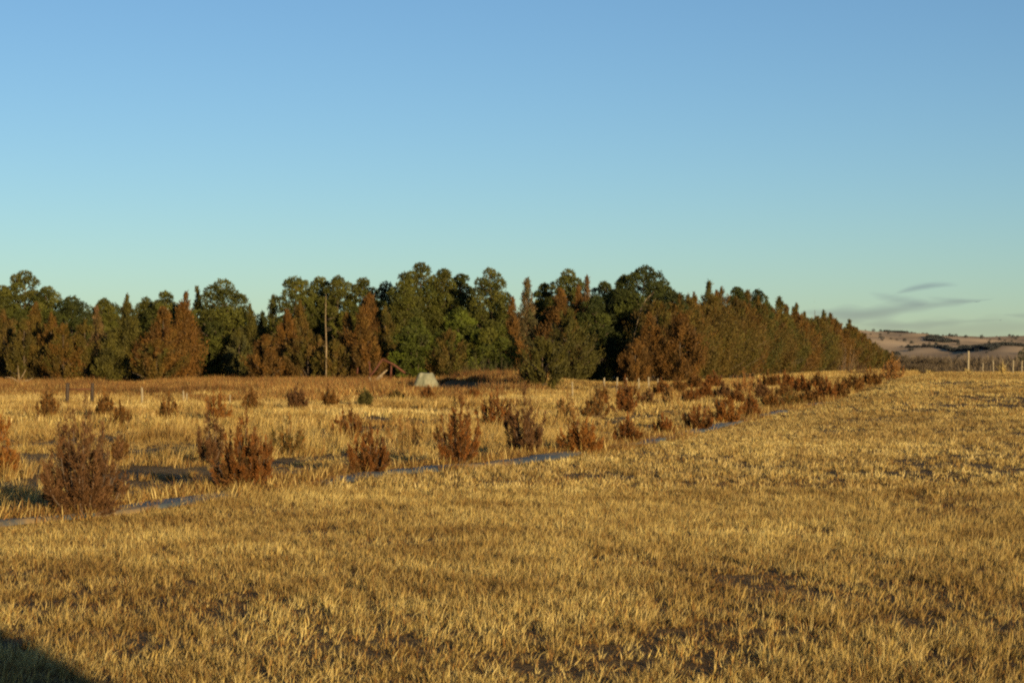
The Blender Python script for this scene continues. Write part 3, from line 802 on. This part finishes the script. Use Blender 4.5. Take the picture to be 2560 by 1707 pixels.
CEDARS = [ # px, top, depth, width px, c1, c2, mix, label
 (10, 776, 145, 96, BR, O1, .35, "brown cedar at the left edge of the tree line"),
 (60, 800, 141, 70, R2, O1, .6, "olive brown low cedar second from the left edge"),
 (88, 757, 147, 80, R1, O1, .4, "rust topped pointed cedar third from the left edge"),
 (128, 782, 143, 74, R1, O1, .3, "orange brown cedar fourth from the left edge"),
 (158, 812, 139, 74, R1, O1, .45, "shorter orange brown cedar fifth from the left edge"),
 (212, 800, 141, 76, O1, R2, .4, "olive brown cedar below the pinkish topped one"),
 (242, 765, 146, 64, PK, O1, .35, "pinkish brown topped cedar left of the olive spire"),
 (317, 738, 143, 92, O1, O2, .4, "olive cedar with a tall thin spire"),
 (276, 830, 138, 60, O1, O2, .4, "low olive cedar left under the thin spire"),
 (408, 770, 141, 104, R1, R2, .3, "large rust brown cedar, left of the big rust pair"),
 (462, 732, 144, 92, R1, R2, .2, "large rust cedar with a pointed tip, right of the big rust pair"),
 (392, 850, 136, 110, R1, O1, .45, "low spreading foot of rust cedar before the big pair"),
 (494, 716, 152, 40, O1, O2, .4, "thin olive spire left of the large dark green pine"),
 (625, 760, 148, 50, O1, O2, .3, "thin olive cedar at the right side of the large dark green pine"),
 (598, 820, 146, 66, O1, GG, .4, "olive cedar standing in the hollow of the large pine"),
 (657, 782, 156, 46, O2, GD, .5, "low dark cedar in the sky gap"),
 (683, 740, 156, 42, GG, O1, .4, "sparse grey green spire right of the sky gap"),
 (716, 776, 143, 84, R1, R2, .25, "rust cedar left of the bare snag"),
 (662, 838, 138, 84, R1, R2, .35, "low rust cedar left of the rust cedar by the snag"),
 (750, 750, 148, 56, R2, O1, .3, "tall brown cedar between two rust ones left of the snag"),
 (770, 828, 139, 92, BR, O1, .45, "low brown cedar under the bare snag"),
 (868, 784, 144, 66, BR, R2, .4, "brown cedar right of the snag, first of three"),
 (836, 850, 138, 80, R2, O1, .5, "low olive brown cedar right under the snag"),
 (902, 770, 142, 66, R1, R2, .5, "brown cedar right of the snag, second of three"),
 (922, 735, 146, 82, R1, BR, .4, "tall rust cedar right of the snag, third of three"),
 (962, 768, 145, 62, O1, R2, .4, "olive cedar left of the bright young pine"),
 (920, 830, 137, 90, R2, R1, .4, "low brown cedar left of the rusty scrap frame"),
 (1122, 826, 137, 100, BR, O1, .6, "brown olive cedar right of the bright young pine"),
 (1282, 744, 148, 50, BR, R1, .4, "rust cedar top beside the wide dense pine"),
 (1318, 696, 150, 62, PK, GG, .5, "sparse pinkish grey cedar with sky through its tip"),
 (1326, 790, 152, 60, O2, GD, .5, "dark cedar below the sparse pinkish one"),
 (1400, 722, 148, 90, BR, R1, .4, "dark red brown cedar left of the tall round pine"),
 (1446, 714, 152, 48, R1, BR, .4, "small rust cedar top under the tall round pine"),
 (1468, 690, 154, 28, BR, PK, .4, "very thin brown spire right of the tall round pine"),
 (1422, 773, 133, 122, O1, O2, .35, "wide olive cedar behind the nearest one"),
 (1356, 846, 96, 108, O1, O2, .3, "nearest olive cedar standing out in front of the tree line"),
 (1560, 740, 158, 60, O2, BR, .4, "dark cedar in front of the broad pine's left side"),
 (1626, 784, 141, 84, BR, R1, .45, "dark rust cedar left of two below the broad pine"),
 (1588, 850, 139, 70, BR, R1, .4, "low dark rust cedar beside the black hollow"),
 (1700, 782, 140, 116, R1, BR, .45, "wide rust cedar right of two below the broad pine"),
 (1698, 738, 152, 48, BR, O1, .4, "rust tipped cedar at the near start of the receding row"),
 (1738, 790, 146, 90, R2, O1, .5, "olive rust cedar at the near foot of the receding row"),
]
for i, (px, top, d, w, c1, c2, mx_, lab) in enumerate(CEDARS):
    X, Y, Z, H, Wd = place(px, top, d, w)
    t = add("cedar_tree", None, loc=(X, Y, Z)); tag(t, lab, "cedar tree", "cedars along the tree line")
    spire = 0.2 if ("spire" in lab or "pointed" in lab) else 0.12
    cm, tm = cedar_meshes(3000 + i, H, Wd * (1.45 if w < 55 else 1.3), c1, c2, mx_, nb=int(np.clip(7.0 * H * Wd, 80, 240)), spire=spire, pw=(1.15 if spire > .15 or w < 55 else 0.85))
    add("crown", cm, t); add("trunk", tm, t)

# receding row of cedars on the right
PEAKS = [(1721, 738), (1735, 730), (1773, 704), (1791, 727), (1803, 718), (1830, 752), (1869, 727), (1896, 742), (1918, 752), (1950, 742), (1964, 764), (1990, 760),
         (2012, 782), (2040, 792), (2059, 777), (2076, 785), (2090, 798), (2124, 801), (2143, 822), (2156, 834), (2172, 850), (2187, 868), (2203, 880)]
SKX = [1700, 1780, 1870, 1960, 2060, 2125, 2175, 2205, 2230]; SKY_ = [745, 735, 745, 765, 790, 812, 856, 882, 905]
ORD = "first second third fourth fifth sixth seventh eighth ninth tenth eleventh twelfth thirteenth fourteenth fifteenth sixteenth seventeenth eighteenth nineteenth twentieth twenty-first twenty-second twenty-third twenty-fourth twenty-fifth twenty-sixth twenty-seventh twenty-eighth".split()
def hedge_d(px): return 28.6 / max(0.27 - (px - CX) / F, 0.02)
rr = random.Random(5)
pals = [(R1, O1), (R2, O1), (O1, R2), (BR, O1), (R2, R1), (O1, O2)]
for i, (px, top) in enumerate(PEAKS):
    d = hedge_d(px) * 1.0 + 5; w = rr.uniform(3.2, 4.4) / d * F
    if px > 2110: w *= 1.05
    X, Y, Z, H, Wd = place(px, top, d, w)
    t = add("cedar_tree", None, loc=(X, Y, Z))
    c1, c2 = pals[(i * 5 + 1) % 6]
    if 1940 < px < 1955: c1, c2 = O2, O1
    tag(t, "pointed cedar making the %s spire of the receding row counted from its near end" % ORD[i], "cedar tree", "cedars of the receding row")
    cm, tm = cedar_meshes(4000 + i, H, Wd * 1.35, c1, c2, .4, nb=120, kk=96, spire=0.16, pw=1.0, fine=1.0 + (d - 150) / 260)
    add("crown", cm, t); add("trunk", tm, t)
k = 0
d = 150.0
while d < 372 and k < 28:
    X = 13.8 + 0.27 * (d - 157) - 0.5
    px = CX + X / d * F
    top = float(np.interp(px, SKX, SKY_)) + rr.uniform(4, 34) * 157 / d
    w = rr.uniform(5.2, 6.8) / d * F
    X, Y, Z, H, Wd = place(px, top, d - 3, w)
    t = add("cedar_tree", None, loc=(X, Y, Z))
    c1, c2 = pals[rr.randrange(6)]
    tag(t, "bushy cedar, %s along the outer face of the receding row from its near end" % ORD[k], "cedar tree", "cedars of the receding row")
    cm, tm = cedar_meshes(4500 + k, H, Wd, c1, c2, .45, nb=150, kk=96, fine=1.0 + (d - 150) / 260)
    add("crown", cm, t); add("trunk", tm, t)
    d *= 1.034; k += 1

# trees deeper in the belt, seen only through gaps
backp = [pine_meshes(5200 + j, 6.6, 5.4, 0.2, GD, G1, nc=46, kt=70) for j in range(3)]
j = 0
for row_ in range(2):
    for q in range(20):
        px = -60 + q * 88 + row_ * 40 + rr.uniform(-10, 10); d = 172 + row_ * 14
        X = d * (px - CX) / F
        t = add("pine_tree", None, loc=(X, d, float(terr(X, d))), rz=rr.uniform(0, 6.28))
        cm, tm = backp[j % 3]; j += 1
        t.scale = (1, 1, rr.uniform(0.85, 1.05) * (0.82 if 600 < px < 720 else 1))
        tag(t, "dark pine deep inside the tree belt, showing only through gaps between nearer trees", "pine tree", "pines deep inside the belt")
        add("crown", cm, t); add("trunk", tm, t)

# low grey-green juniper and bushes at the foot of the trees
def bush(px, top, d, w, c1, c2, name, lab, cat, seed, dens=1.0, mat=None):
    X, Y, Z, H, Wd = place(px, top, d, w)
    t = add(name, None, loc=(X, Y, Z)); tag(t, lab, cat)
    HUES["_tmp"] = (c1, c2)
    fm, sm_ = shrub_meshes(seed, H, Wd, 60, "_tmp", dens)
    add("foliage", fm, t); add("stem", sm_, t)
bush(1196, 888, 132, 110, GG * 0.9, O1, "spreading_juniper", "low grey green spreading juniper under the low bright pine", "shrub", 5501, 1.2)
bush(1258, 896, 130, 90, GG * 0.9, O2, "spreading_juniper", "low grey green spreading juniper left of the nearest olive cedar", "shrub", 5502, 1.2)
bush(2110, 856, 275, 84, np.array((0.30, 0.20, 0.10)), np.array((0.24, 0.14, 0.07)), "bare_thicket", "pale tan leafless thicket against the far end of the cedar row", "thicket", 5503, 1.0)
bush(2150, 905, 200, 80, np.array((0.14, 0.075, 0.04)), BR, "bare_thicket", "dark brown leafless brush at the foot of the far cedars", "thicket", 5504, 1.0)
bush(2040, 774, 262, 50, np.array((0.22, 0.14, 0.10)), BR, "bare_thicket", "greyish leafless twigs poking over the cedar row", "thicket", 5505, 0.7)

# ------------------------------------------------------------------ bare snag, dead wood, scrap, block
X, Y, Z, H, _ = place(815, 734, 137, 4)
t = add("bare_snag", None, loc=(X, Y, Z)); tag(t, "tall thin bare pale snag standing among the brown cedars", "dead tree")
tb = Tubes(); tb.add([(0, 0, -.1), (0.03, 0, H * .4), (-0.04, 0, H * .7), (0.0, 0, H)], [0.065, 0.05, 0.035, 0.012], 8)
add("trunk", tb.mesh("snag_trunk", M_paleb), t)
tb = Tubes()
for q in range(9):
    h = H * rr.uniform(0.35, 0.97); a = rr.uniform(0, 6.28); l = rr.uniform(0.2, 0.55)
    tb.add([(0, 0, h), (l * math.cos(a), l * math.sin(a), h + l * .3)], [0.025, 0.008], 4)
add("dead_twigs", tb.mesh("snag_twigs", M_bark), t)

X, Y, Z, H, _ = place(1614, 735, 147.5, 4)
# pale dead limb hanging in front of the broad pine
t = add("dead_limb", None, loc=(X, Y, Z)); 
tag(t, "pale bare dead tree leaning through the broad pine", "dead tree")
tb = Tubes(); tb.add([(-1.6, 0.3, -0.1), (-1.2, 0.1, H * .35), (-0.45, -0.1, H * .78), (0.0, -0.1, H * .93), (0.45, 0, H)], [0.04, 0.035, 0.03, 0.025, 0.01], 6)
tb.add([(-0.2, -.1, H * .86), (0.35, -.2, H * .88), (0.8, -.1, H * .95)], [0.03, 0.02, 0.01], 5)
add("trunk", tb.mesh("limb_trunk", M_paleb), t)

def dead_branch(px, by, items, lab, name="dead_log", mat=None, cat="dead wood", d=None):
    X, Y, Z = at(px, by)
    if d: Y = d; X = d * (px - CX) / F; Z = float(terr(X, Y))
    t = add(name, None, loc=(X, Y, Z)); tag(t, lab, cat)
    for nm, pts, rad, k_ in items:
        tb = Tubes(); tb.add(pts, rad, k_); add(nm, tb.mesh(nm, mat or M_paleb), t)
dead_branch(945, 958, [("log", [(-0.5, 0, 0.25), (0.0, 0, .65), (0.55, .1, 1.15)], [0.1, 0.09, 0.045], 7),
                      ("log", [(-.6, -.2, .35), (-.1, -.2, .45), (.3, -.2, .78)], [.09, .07, .03], 7),
                      ("stub", [(-.42, -.25, .1), (-.5, -.25, .72)], [.1, .06], 7)],
            "broken pale dead log sticking out of the weeds left of the pale block", d=118)
dead_branch(50, 950, [("branch", [(0.0, 0, 0.1), (-.08, 0, .8), (-.12, 0, 1.35)], [0.05, .035, .012], 6),
                     ("branch", [(0.0, 0, .5), (.2, 0, .8), (.38, 0, 1.15)], [0.045, .03, .01], 6),
                     ("branch", [(0.0, 0, .3), (-.5, .1, .62), (-.95, 0, .66)], [0.05, .035, .012], 6),
                     ("branch", [(0.1, 0, .4), (.5, .1, .45), (.8, 0, .62)], [0.05, .035, .012], 6)],
            "greyish white antler shaped dead branch before the far left cedars", "dead_branch", None, "dead wood", d=116)
M_red = M_rust
dead_branch(970, 955, [("beam", [(-1.3, 0, .5), (-.85, 0, 1.0), (-.35, .1, 1.75)], [.06, .06, .05], 6),
                      ("beam", [(-1.15, .2, .4), (-1.2, .2, 1.6)], [.05, .05], 6),
                      ("beam", [(-.35, .1, 1.72), (.35, .2, 1.4), (1.1, .1, .85)], [.07, .08, .07], 6),
                      ("beam", [(.2, .3, 1.45), (.15, .3, .5)], [.06, .06], 6),
                      ("axle", [(-2.0, .3, .8), (-1.95, .3, 1.2)], [.05, .04], 6)],
            "bent rusty red metal scrap frame behind the dead log", "scrap_frame", M_rust, "scrap metal", d=122)

def block():
    d = 116.0; X = d * (1065 - CX) / F; Z = float(terr(X, d))
    wpx = d / F
    H = EYE + (HY - 932) * wpx - Z
    rng = np.random.default_rng(3)
    # rippled, tapered slab-sided heap: closed loft of irregular rings
    rings = []
    n = 28
    for (z, wx, wy, ox) in ((-0.1, .86, .62, 0.02), (H * .35, .76, .55, .0), (H * .7, .58, .45, -.02), (H * .97, .43, .32, -.02), (H, .36, .26, -.02)):
        r = []
        for q in range(n):
            a = 2 * math.pi * q / n
            c, s = math.cos(a), math.sin(a)
            e = 0.32
            f_ = 1 + 0.05 * math.sin(5 * a + 1) * (1 - z / H * .5) + 0.025 * math.sin(11 * a)
            r.append((ox + wx * f_ * math.copysign(abs(c) ** (e * 2), c), wy * f_ * math.copysign(abs(s) ** (e * 2), s), z + .03 * math.sin(3 * a + 2) * (z > H * .9)))
        rings.append(r)
    V = np.array([p for r in rings for p in r]); Fc = []
    for i in range(len(rings) - 1):
        for q in range(n):
            q2 = (q + 1) % n; Fc.append((i * n + q, i * n + q2, (i + 1) * n + q2, (i + 1) * n + q))
    Fc.append(tuple((len(rings) - 1) * n + q for q in range(n)))
    o = add("concrete_block", mesh_from("concrete_block", V, Fc, mat=M_conc), loc=(X, d, Z))
    tag(o, "pale grey green tapered block half sunk in weeds before the bright young pine", "block")
block()

# ------------------------------------------------------------------ fence posts
def post(px, top, d, w, lab, mat=M_post, group="pale wooden fence posts", lean=0.0, parent=None, name="fence_post"):
    X = d * (px - CX) / F; Z = float(terr(X, d)); H = EYE + (HY - top) * d / F - Z
    me_w = w * d / F
    tb = Tubes(); tb.add([(0, 0, -0.15), (lean * .5, 0, H * .5), (lean, 0, H - .03), (lean, 0, H)], [me_w / 2, me_w / 2, me_w / 2 * .96, me_w / 2 * .7], 8)
    me = tb.mesh("fence_post", mat, smooth=False)
    o = add(name, me, parent, loc=(X, d, Z))
    if parent is None: tag(o, lab, "fence post", group)
    return o, (X, d, Z, H)
br = add("fence_brace", None, loc=(69 * (199 - CX) / F, 69, 0)); tag(br, "two thick dark posts joined by a rusty rail, the corner of the fence", "fence brace")
for px, w in ((168, 9.5), (230, 8.5)):
    X = 69 * (px - CX) / F - br.location.x; Z = float(terr(X + br.location.x, 69)); H = EYE + (HY - 957) * 69 / F - Z
    tb = Tubes(); r = w * 69 / F / 2
    tb.add([(X, 0, Z - .1), (X + .01, 0, Z + H * .5), (X + .02, 0, Z + H - .02), (X + .02, 0, Z + H)], [r, r, r * .97, r * .8], 8)
    add("post", tb.mesh("brace_post", M_tie, False), br)
tb = Tubes(); zr = EYE + (HY - 972) * 69 / F
tb.add([(-.46, 0, zr), (0.0, -.01, zr - .012), (.43, 0, zr)], [.026, .026, .026], 6); add("rail", tb.mesh("brace_rail", M_rust), br)
for px, top, d, w, lab in (
 (357, 968, 69, 5.5, "pale fence post standing alone right of the dark fence brace"),
 (460, 976, 71, 4.2, "pale fence post, left of a close pair behind the dark rounded juniper"),
 (467, 982, 73, 3.6, "thinner pale fence post, right of a close pair behind the dark rounded juniper"),
 (575, 986, 74, 3.8, "short pale fence post beside tall straw in the back row"),
 (1432, 954, 80, 3.4, "pale fence post right of the nearest olive cedar"),
 (1510, 944, 86, 4.6, "thick pale fence post, first of six before the black hollow"),
 (1542, 943, 90, 4.0, "pale fence post, second of six before the black hollow"),
 (1567, 944, 94, 3.6, "pale fence post, third of six before the black hollow"),
 (1597, 945, 98, 3.6, "pale fence post, fourth of six before the rust cedars"),
 (1622, 942, 102, 4.0, "pale fence post, fifth of six before the rust cedars"),
 (1645, 946, 106, 3.2, "pale fence post, last of six before the rust cedars"),
 (2420, 877, 108, 5.4, "tallest pale fence post on the crest of the field at right"),
 (2483, 900, 116, 3.0, "thin pale fence post second on the field crest"),
 (2532, 900, 112, 4.0, "pale fence post third on the field crest"),
 (2554, 901, 112, 3.6, "pale fence post at the right edge of the photo"),
 (2457, 908, 124, 2.6, "short thin grey fence post right of the tallest one"),
):
    post(px, top, d, w, lab, lean=rr.uniform(-.03, .03))

# ------------------------------------------------------------------ distant country: hills, woods
def hill_z(x, y):
    px = CX + x / np.maximum(y, 1) * F                 # bearing from the viewpoint sets the ridge line
    top = np.interp(px, [0, 1500, 2100, 2170, 2230, 2290, 2350, 2560, 3200, 6000], [840, 826, 828, 832, 836, 838, 843, 845, 838, 850])
    crest = EYE + (HY - top) / F * 4100
    g = sm((y - 1400) / 2700.0) * (1 - 0.6 * sm((y - 4150) / 1500.0))
    er = np.abs(fbm(x / 260.0, y / 420.0, 73, 4) - .5) * 2
    mid = sm((y - 1500) / 600.0) * (1 - 0.82 * sm((y - 3300) / 700.0))
    return -12 + (crest + 12) * g + mid * (26 * (er - 0.25) + 16 * (fbm(x / 420.0, y / 500.0, 76, 3) - .5)) + 5 * (fbm(x / 110.0, y / 130.0, 75, 3) - .5)
def hills():
    xs = np.linspace(-2600, 4200, 420); ys = np.linspace(1300, 5600, 210)
    X, Y = np.meshgrid(xs, ys); Z = hill_z(X, Y)
    V = np.stack([X, Y, Z], -1).reshape(-1, 3); nx = len(xs)
    i = np.arange(len(ys) - 1)[:, None] * nx + np.arange(nx - 1)[None, :]
    Q = np.stack([i, i + 1, i + nx + 1, i + nx], -1).reshape(-1, 4)
    m, t, out = new_mat("dry_hill_grass")
    geo = t.nodes.new("ShaderNodeNewGeometry")
    nz = t.nodes.new("ShaderNodeTexNoise"); nz.inputs["Scale"].default_value = 0.006; nz.inputs["Detail"].default_value = 8
    t.links.new(geo.outputs["Position"], nz.inputs["Vector"])
    rp = t.nodes.new("ShaderNodeValToRGB")
    rp.color_ramp.elements[0].position = 0.38; rp.color_ramp.elements[0].color = (0.34, 0.235, 0.145, 1)
    rp.color_ramp.elements[1].position = 0.62; rp.color_ramp.elements[1].color = (0.56, 0.395, 0.245, 1)
    t.links.new(nz.outputs["Fac"], rp.inputs[0])
    d = t.nodes.new("ShaderNodeBsdfPrincipled"); d.inputs["Roughness"].default_value = 1; d.inputs["Specular IOR Level"].default_value = 0
    t.links.new(rp.outputs[0], d.inputs["Base Color"]); t.links.new(d.outputs[0], out.inputs[0])
    o = add("hills", mesh_from("hills", V, Q, mat=m, smooth=True)); o["kind"] = "structure"
hills()

def blob_tree(seed, H, Wd, c1, n=160, l=1.6, w=1.0):
    rng = np.random.default_rng(seed)
    a = rng.uniform(0, 6.28, n); t = rng.uniform(0.02, 1, n); r = Wd / 2 * np.sin(np.pi * (0.15 + 0.8 * t)) * rng.uniform(0.5, 1, n)
    P = np.stack([r * np.cos(a), r * np.sin(a), t * H * .9], -1)
    D = unit(np.stack([np.cos(a), np.sin(a), 1 + 0 * a], -1) + 0.5 * rng.normal(size=(n, 3)))
    V, C = leaves(rng, P, D, l * rng.uniform(.6, 1.3, n), w * rng.uniform(.6, 1.3, n), c1[None] * rng.uniform(.6, 1.4, (n, 1)))
    return mesh_from("far_tree", V, n=4, cols=C, mat=M_far)
rng = np.random.default_rng(77)
fp = [blob_tree(800 + j, 5.5, 6.5, np.array((0.050, 0.052, 0.052))) for j in range(4)]
n = 110000
y = rng.uniform(1450, 4150, n); x = y * rng.uniform(0.12, 0.36, n)
cl = fbm(x / 95.0, y / 420.0, 91, 4)
band = vnoise(x / 420.0, y / 160.0, 95)
k = ((cl + 0.10 * (vnoise(x / 22., y / 90., 98) - .5) > 0.72) & (y < 3900)) | ((cl > 0.62) & (band > 0.74) & (y < 3300)) | ((y < 1700) & (cl > 0.54)) | (rng.uniform(0, 1, n) < 0.004)
x, y = x[k][:20000], y[k][:20000]
n = len(x)
scatter("hillside_woods", fp, np.stack([x, y, hill_z(x, y) - .5], -1), rng.uniform(0, 6.28, n), np.repeat(rng.uniform(.45, 1.0, (n, 1)), 3, 1), rng.integers(0, 4, n),
        "dark patches of trees in the folds of the distant hills", "woods")

def bare_tree(seed, H=11.0, Wd=8.5):
    rng = np.random.default_rng(seed)
    P = []; D = []; L = []; Wl = []; C = []
    def rec(p, d, l, w, dep):
        P.append(p); D.append(d); L.append(l * 1.9); Wl.append(w); C.append(np.array((0.095, 0.068, 0.042)) * rng.uniform(.6, 1.35))
        if dep == 0: return
        for _ in range(4 if dep > 1 else 5):
            q = p + d * l * rng.uniform(.45, 1.0)
            rec(q, unit(d + rng.normal(size=3) * np.array([.62, .62, .4]) + np.array([0, 0, .12])), l * rng.uniform(.55, .8), w * .62, dep - 1)
    for _ in range(3):
        rec(np.array([rng.normal(0, .5), rng.normal(0, .5), 0.0]), unit(np.array([rng.normal(0, .3), rng.normal(0, .3), 1])), H * .33, .42, 4)
    P = np.array(P); D = np.array(D)
    V, Cc = leaves(rng, P, D, np.array(L), np.maximum(np.array(Wl), .2), np.array(C))
    return mesh_from("bare_tree", V, n=4, cols=Cc, mat=M_far)
bt = [bare_tree(850 + j) for j in range(4)]
n = 1500
y = np.where(rng.uniform(0, 1, n) < .3, rng.uniform(270, 430, n), rng.uniform(430, 760, n)); x = y * rng.uniform(0.196, 0.40, n)
z = terr(x, y)
nearw = y < 430
tp = EYE + y * (16 + 8 * (x / y - .19) / .08 * .4) / F + y * 9 / F + 1.2 * (vnoise(x / 14, y / 14, 97) - .6)
tp = np.where(nearw, EYE + y * rng.uniform(-14, 6, n) / F, tp)
s = np.clip((tp - z) / 11.0, 0.15, 1.5)
scatter("bare_woods", bt, np.stack([x, y, z], -1), rng.uniform(0, 6.28, n), np.stack([s * 1.15, s * 1.15, s], -1), rng.integers(0, 4, n),
        "grey brown leafless woods in the valley beyond the field crest", "woods")
x = 480 * (2562 - CX) / F
t = add("pine_tree", None, loc=(x, 480, float(terr(x, 480)))); cm, tm = pine_meshes(5900, EYE + 480 * 33 / F - float(terr(x, 480)), 6, 3, GD, G1, nc=40, kt=60)
tag(t, "small dark green pine far off at the right edge over the bare woods", "pine tree"); add("crown", cm, t); add("trunk", tm, t)

# ------------------------------------------------------------------ smoke wisps low in the sky, far behind the hills
def wisps():
    D0 = 7000.0; s = D0 / F
    m, t, out = new_mat("thin_grey_smoke")
    pv = t.nodes.new("ShaderNodeVolumeAbsorption")      # thin smoke dims and greys the sky behind it
    pv.inputs["Color"].default_value = (0.20, 0.08, 0.36, 1)
    pv.inputs["Density"].default_value = 0.00034
    t.links.new(pv.outputs[0], out.inputs["Volume"])
    def zp(x, y): return (1760 + x / 2.94, 640 + y / 2.94)
    strips = [
      ([(700, 412), (860, 420), (1000, 432), (1150, 436), (1300, 420), (1450, 388), (1600, 366), (1780, 352), (1900, 342), (2010, 336)], [2, 8, 13, 14, 12, 10, 8, 7, 4, .8], .9),
      ([(1230, 268), (1330, 298), (1420, 322), (1520, 342), (1620, 362)], [.9, 4.5, 6, 7, 1], .9),
      ([(1420, 276), (1500, 250), (1580, 228), (1680, 216), (1780, 213), (1860, 222)], [.9, 4.5, 6, 5, 3, .5], .9),
      ([(1640, 296), (1760, 318), (1880, 330), (1990, 330), (2120, 318)], [.5, 2.5, 3, 2, .5], .8),
      ([(960, 480), (1200, 500), (1450, 512), (1700, 498), (1900, 480), (2180, 470)], [1, 6, 8, 7, 5, 1], .4),
      ([(2200, 430), (2352, 440), (2600, 436)], [1, 5, 2], .5),
      ([(900, 530), (1300, 540), (1800, 545), (2300, 520), (2700, 520)], [2, 14, 18, 18, 6], .35),
    ]
    for si, (pts, th, dep) in enumerate(strips):
      pts = np.array([zp(*p) for p in pts]); th = np.array(th)
      tt = np.linspace(0, 1, len(pts)); t2 = np.linspace(0, 1, 90)
      px = np.interp(t2, tt, pts[:, 0]); py = np.interp(t2, tt, pts[:, 1]); r = np.interp(t2, tt, th)
      for _ in range(6):
          py[1:-1] = (py[:-2] + py[1:-1] * 2 + py[2:]) / 4; r[1:-1] = (r[:-2] + 2 * r[1:-1] + r[2:]) / 4
      n = 16; parent_w = None
      for layer, (kr, nm) in enumerate(((1.7, "smoke_wisp"), (1.15, "smoke_layer"), (0.65, "smoke_core"))):
        V = []; Fc = []
        for i in range(len(t2)):
            X = (px[i] - CX) * s; Z = EYE + (HY - py[i]) * s
            wob = 1 + .25 * math.sin(i * .35 + si)
            for q in range(n):
                a = 2 * math.pi * q / n
                V.append((X, D0 + si * 900 + math.cos(a) * 170 * kr * dep * (0.25 + r[i] / max(th)), Z + math.sin(a) * r[i] * kr * s * wob))
        # keep the strip's size when it stands further back
        V = np.array(V); k_ = (D0 + si * 900) / D0; V[:, 0] *= k_; V[:, 2] = EYE + (V[:, 2] - EYE) * k_
        for i in range(len(t2) - 1):
            for q in range(n):
                q2 = (q + 1) % n; Fc.append((i * n + q, i * n + q2, (i + 1) * n + q2, (i + 1) * n + q))
        Fc.append(tuple(reversed(range(n)))); Fc.append(tuple((len(t2) - 1) * n + q for q in range(n)))
        o = add(nm, mesh_from(nm, V, Fc, mat=m, smooth=True), parent_w)
        if layer == 0: parent_w = o
        if layer == 0: tag(o, ["long grey smoke streak rising to the right over the distant hills",
                "short grey wisp slanting down into the long streak",
                "highest faint arched grey wisp over the hills",
                "faint thin wisp between the arch and the end of the long streak",
                "faint flat grey band just below the long streak",
                "faint grey wisp at the right edge of the photo",
                "broad very faint grey veil lying directly over the hills"][si], "smoke wisp", "smoke wisps over the hills")
wisps()

# ------------------------------------------------------------------ unseen stand-in added behind the camera to cast the lower left corner shadow
def shadow_caster():
    ang = math.radians(27.5)
    sd = np.array([-math.sin(ang), math.cos(ang)])
    p = np.array([-2.8, 11.0]); 
    tt = (11.0 + 6.0) / sd[1]
    cx, cy = p - sd * tt                      # front right corner, six metres behind the camera
    wdt, dpt, h = 7.0, 4.0, 3.3
    t = add("added_shed", None, loc=(float(cx) - wdt / 2, -6 - dpt / 2, float(terr(0, -6)))); tag(t, "plain corrugated stand-in added unseen behind the camera to cast the corner shadow", "shadow_caster")
    def box(name, x0, x1, y0, y1, z0, z1, mat):
        V = np.array([(x, y, z) for z in (z0, z1) for x, y in ((x0, y0), (x1, y0), (x1, y1), (x0, y1))])
        Fc = [(3, 2, 1, 0), (4, 5, 6, 7), (0, 1, 5, 4), (1, 2, 6, 5), (2, 3, 7, 6), (3, 0, 4, 7)]
        return add(name, mesh_from(name, V, Fc, mat=mat), t)
    mw = solid_mat("painted_sheet", (0.25, 0.25, 0.24), (0.4, 0.4, 0.38), 2, .5)
    box("wall", -wdt / 2, wdt / 2, -dpt / 2, dpt / 2, -.1, h, mw)
    rv = np.array([(-wdt / 2 - .0, -dpt / 2 - .2, h + .003), (wdt / 2, -dpt / 2 - .2, h + .003), (wdt / 2, dpt / 2 + .2, h + .003), (-wdt / 2, dpt / 2 + .2, h + .003), (-wdt / 2, 0, h + .9), (wdt / 2, 0, h + .9)])
    add("roof", mesh_from("roof", rv, [(3, 2, 1, 0), (0, 1, 5, 4), (2, 3, 4, 5), (1, 2, 5), (3, 0, 4)], mat=M_rust), t)
    box("door", -1.0, .2, dpt / 2 + .002, dpt / 2 + .05, 0, 2.1, M_tie)
shadow_caster()
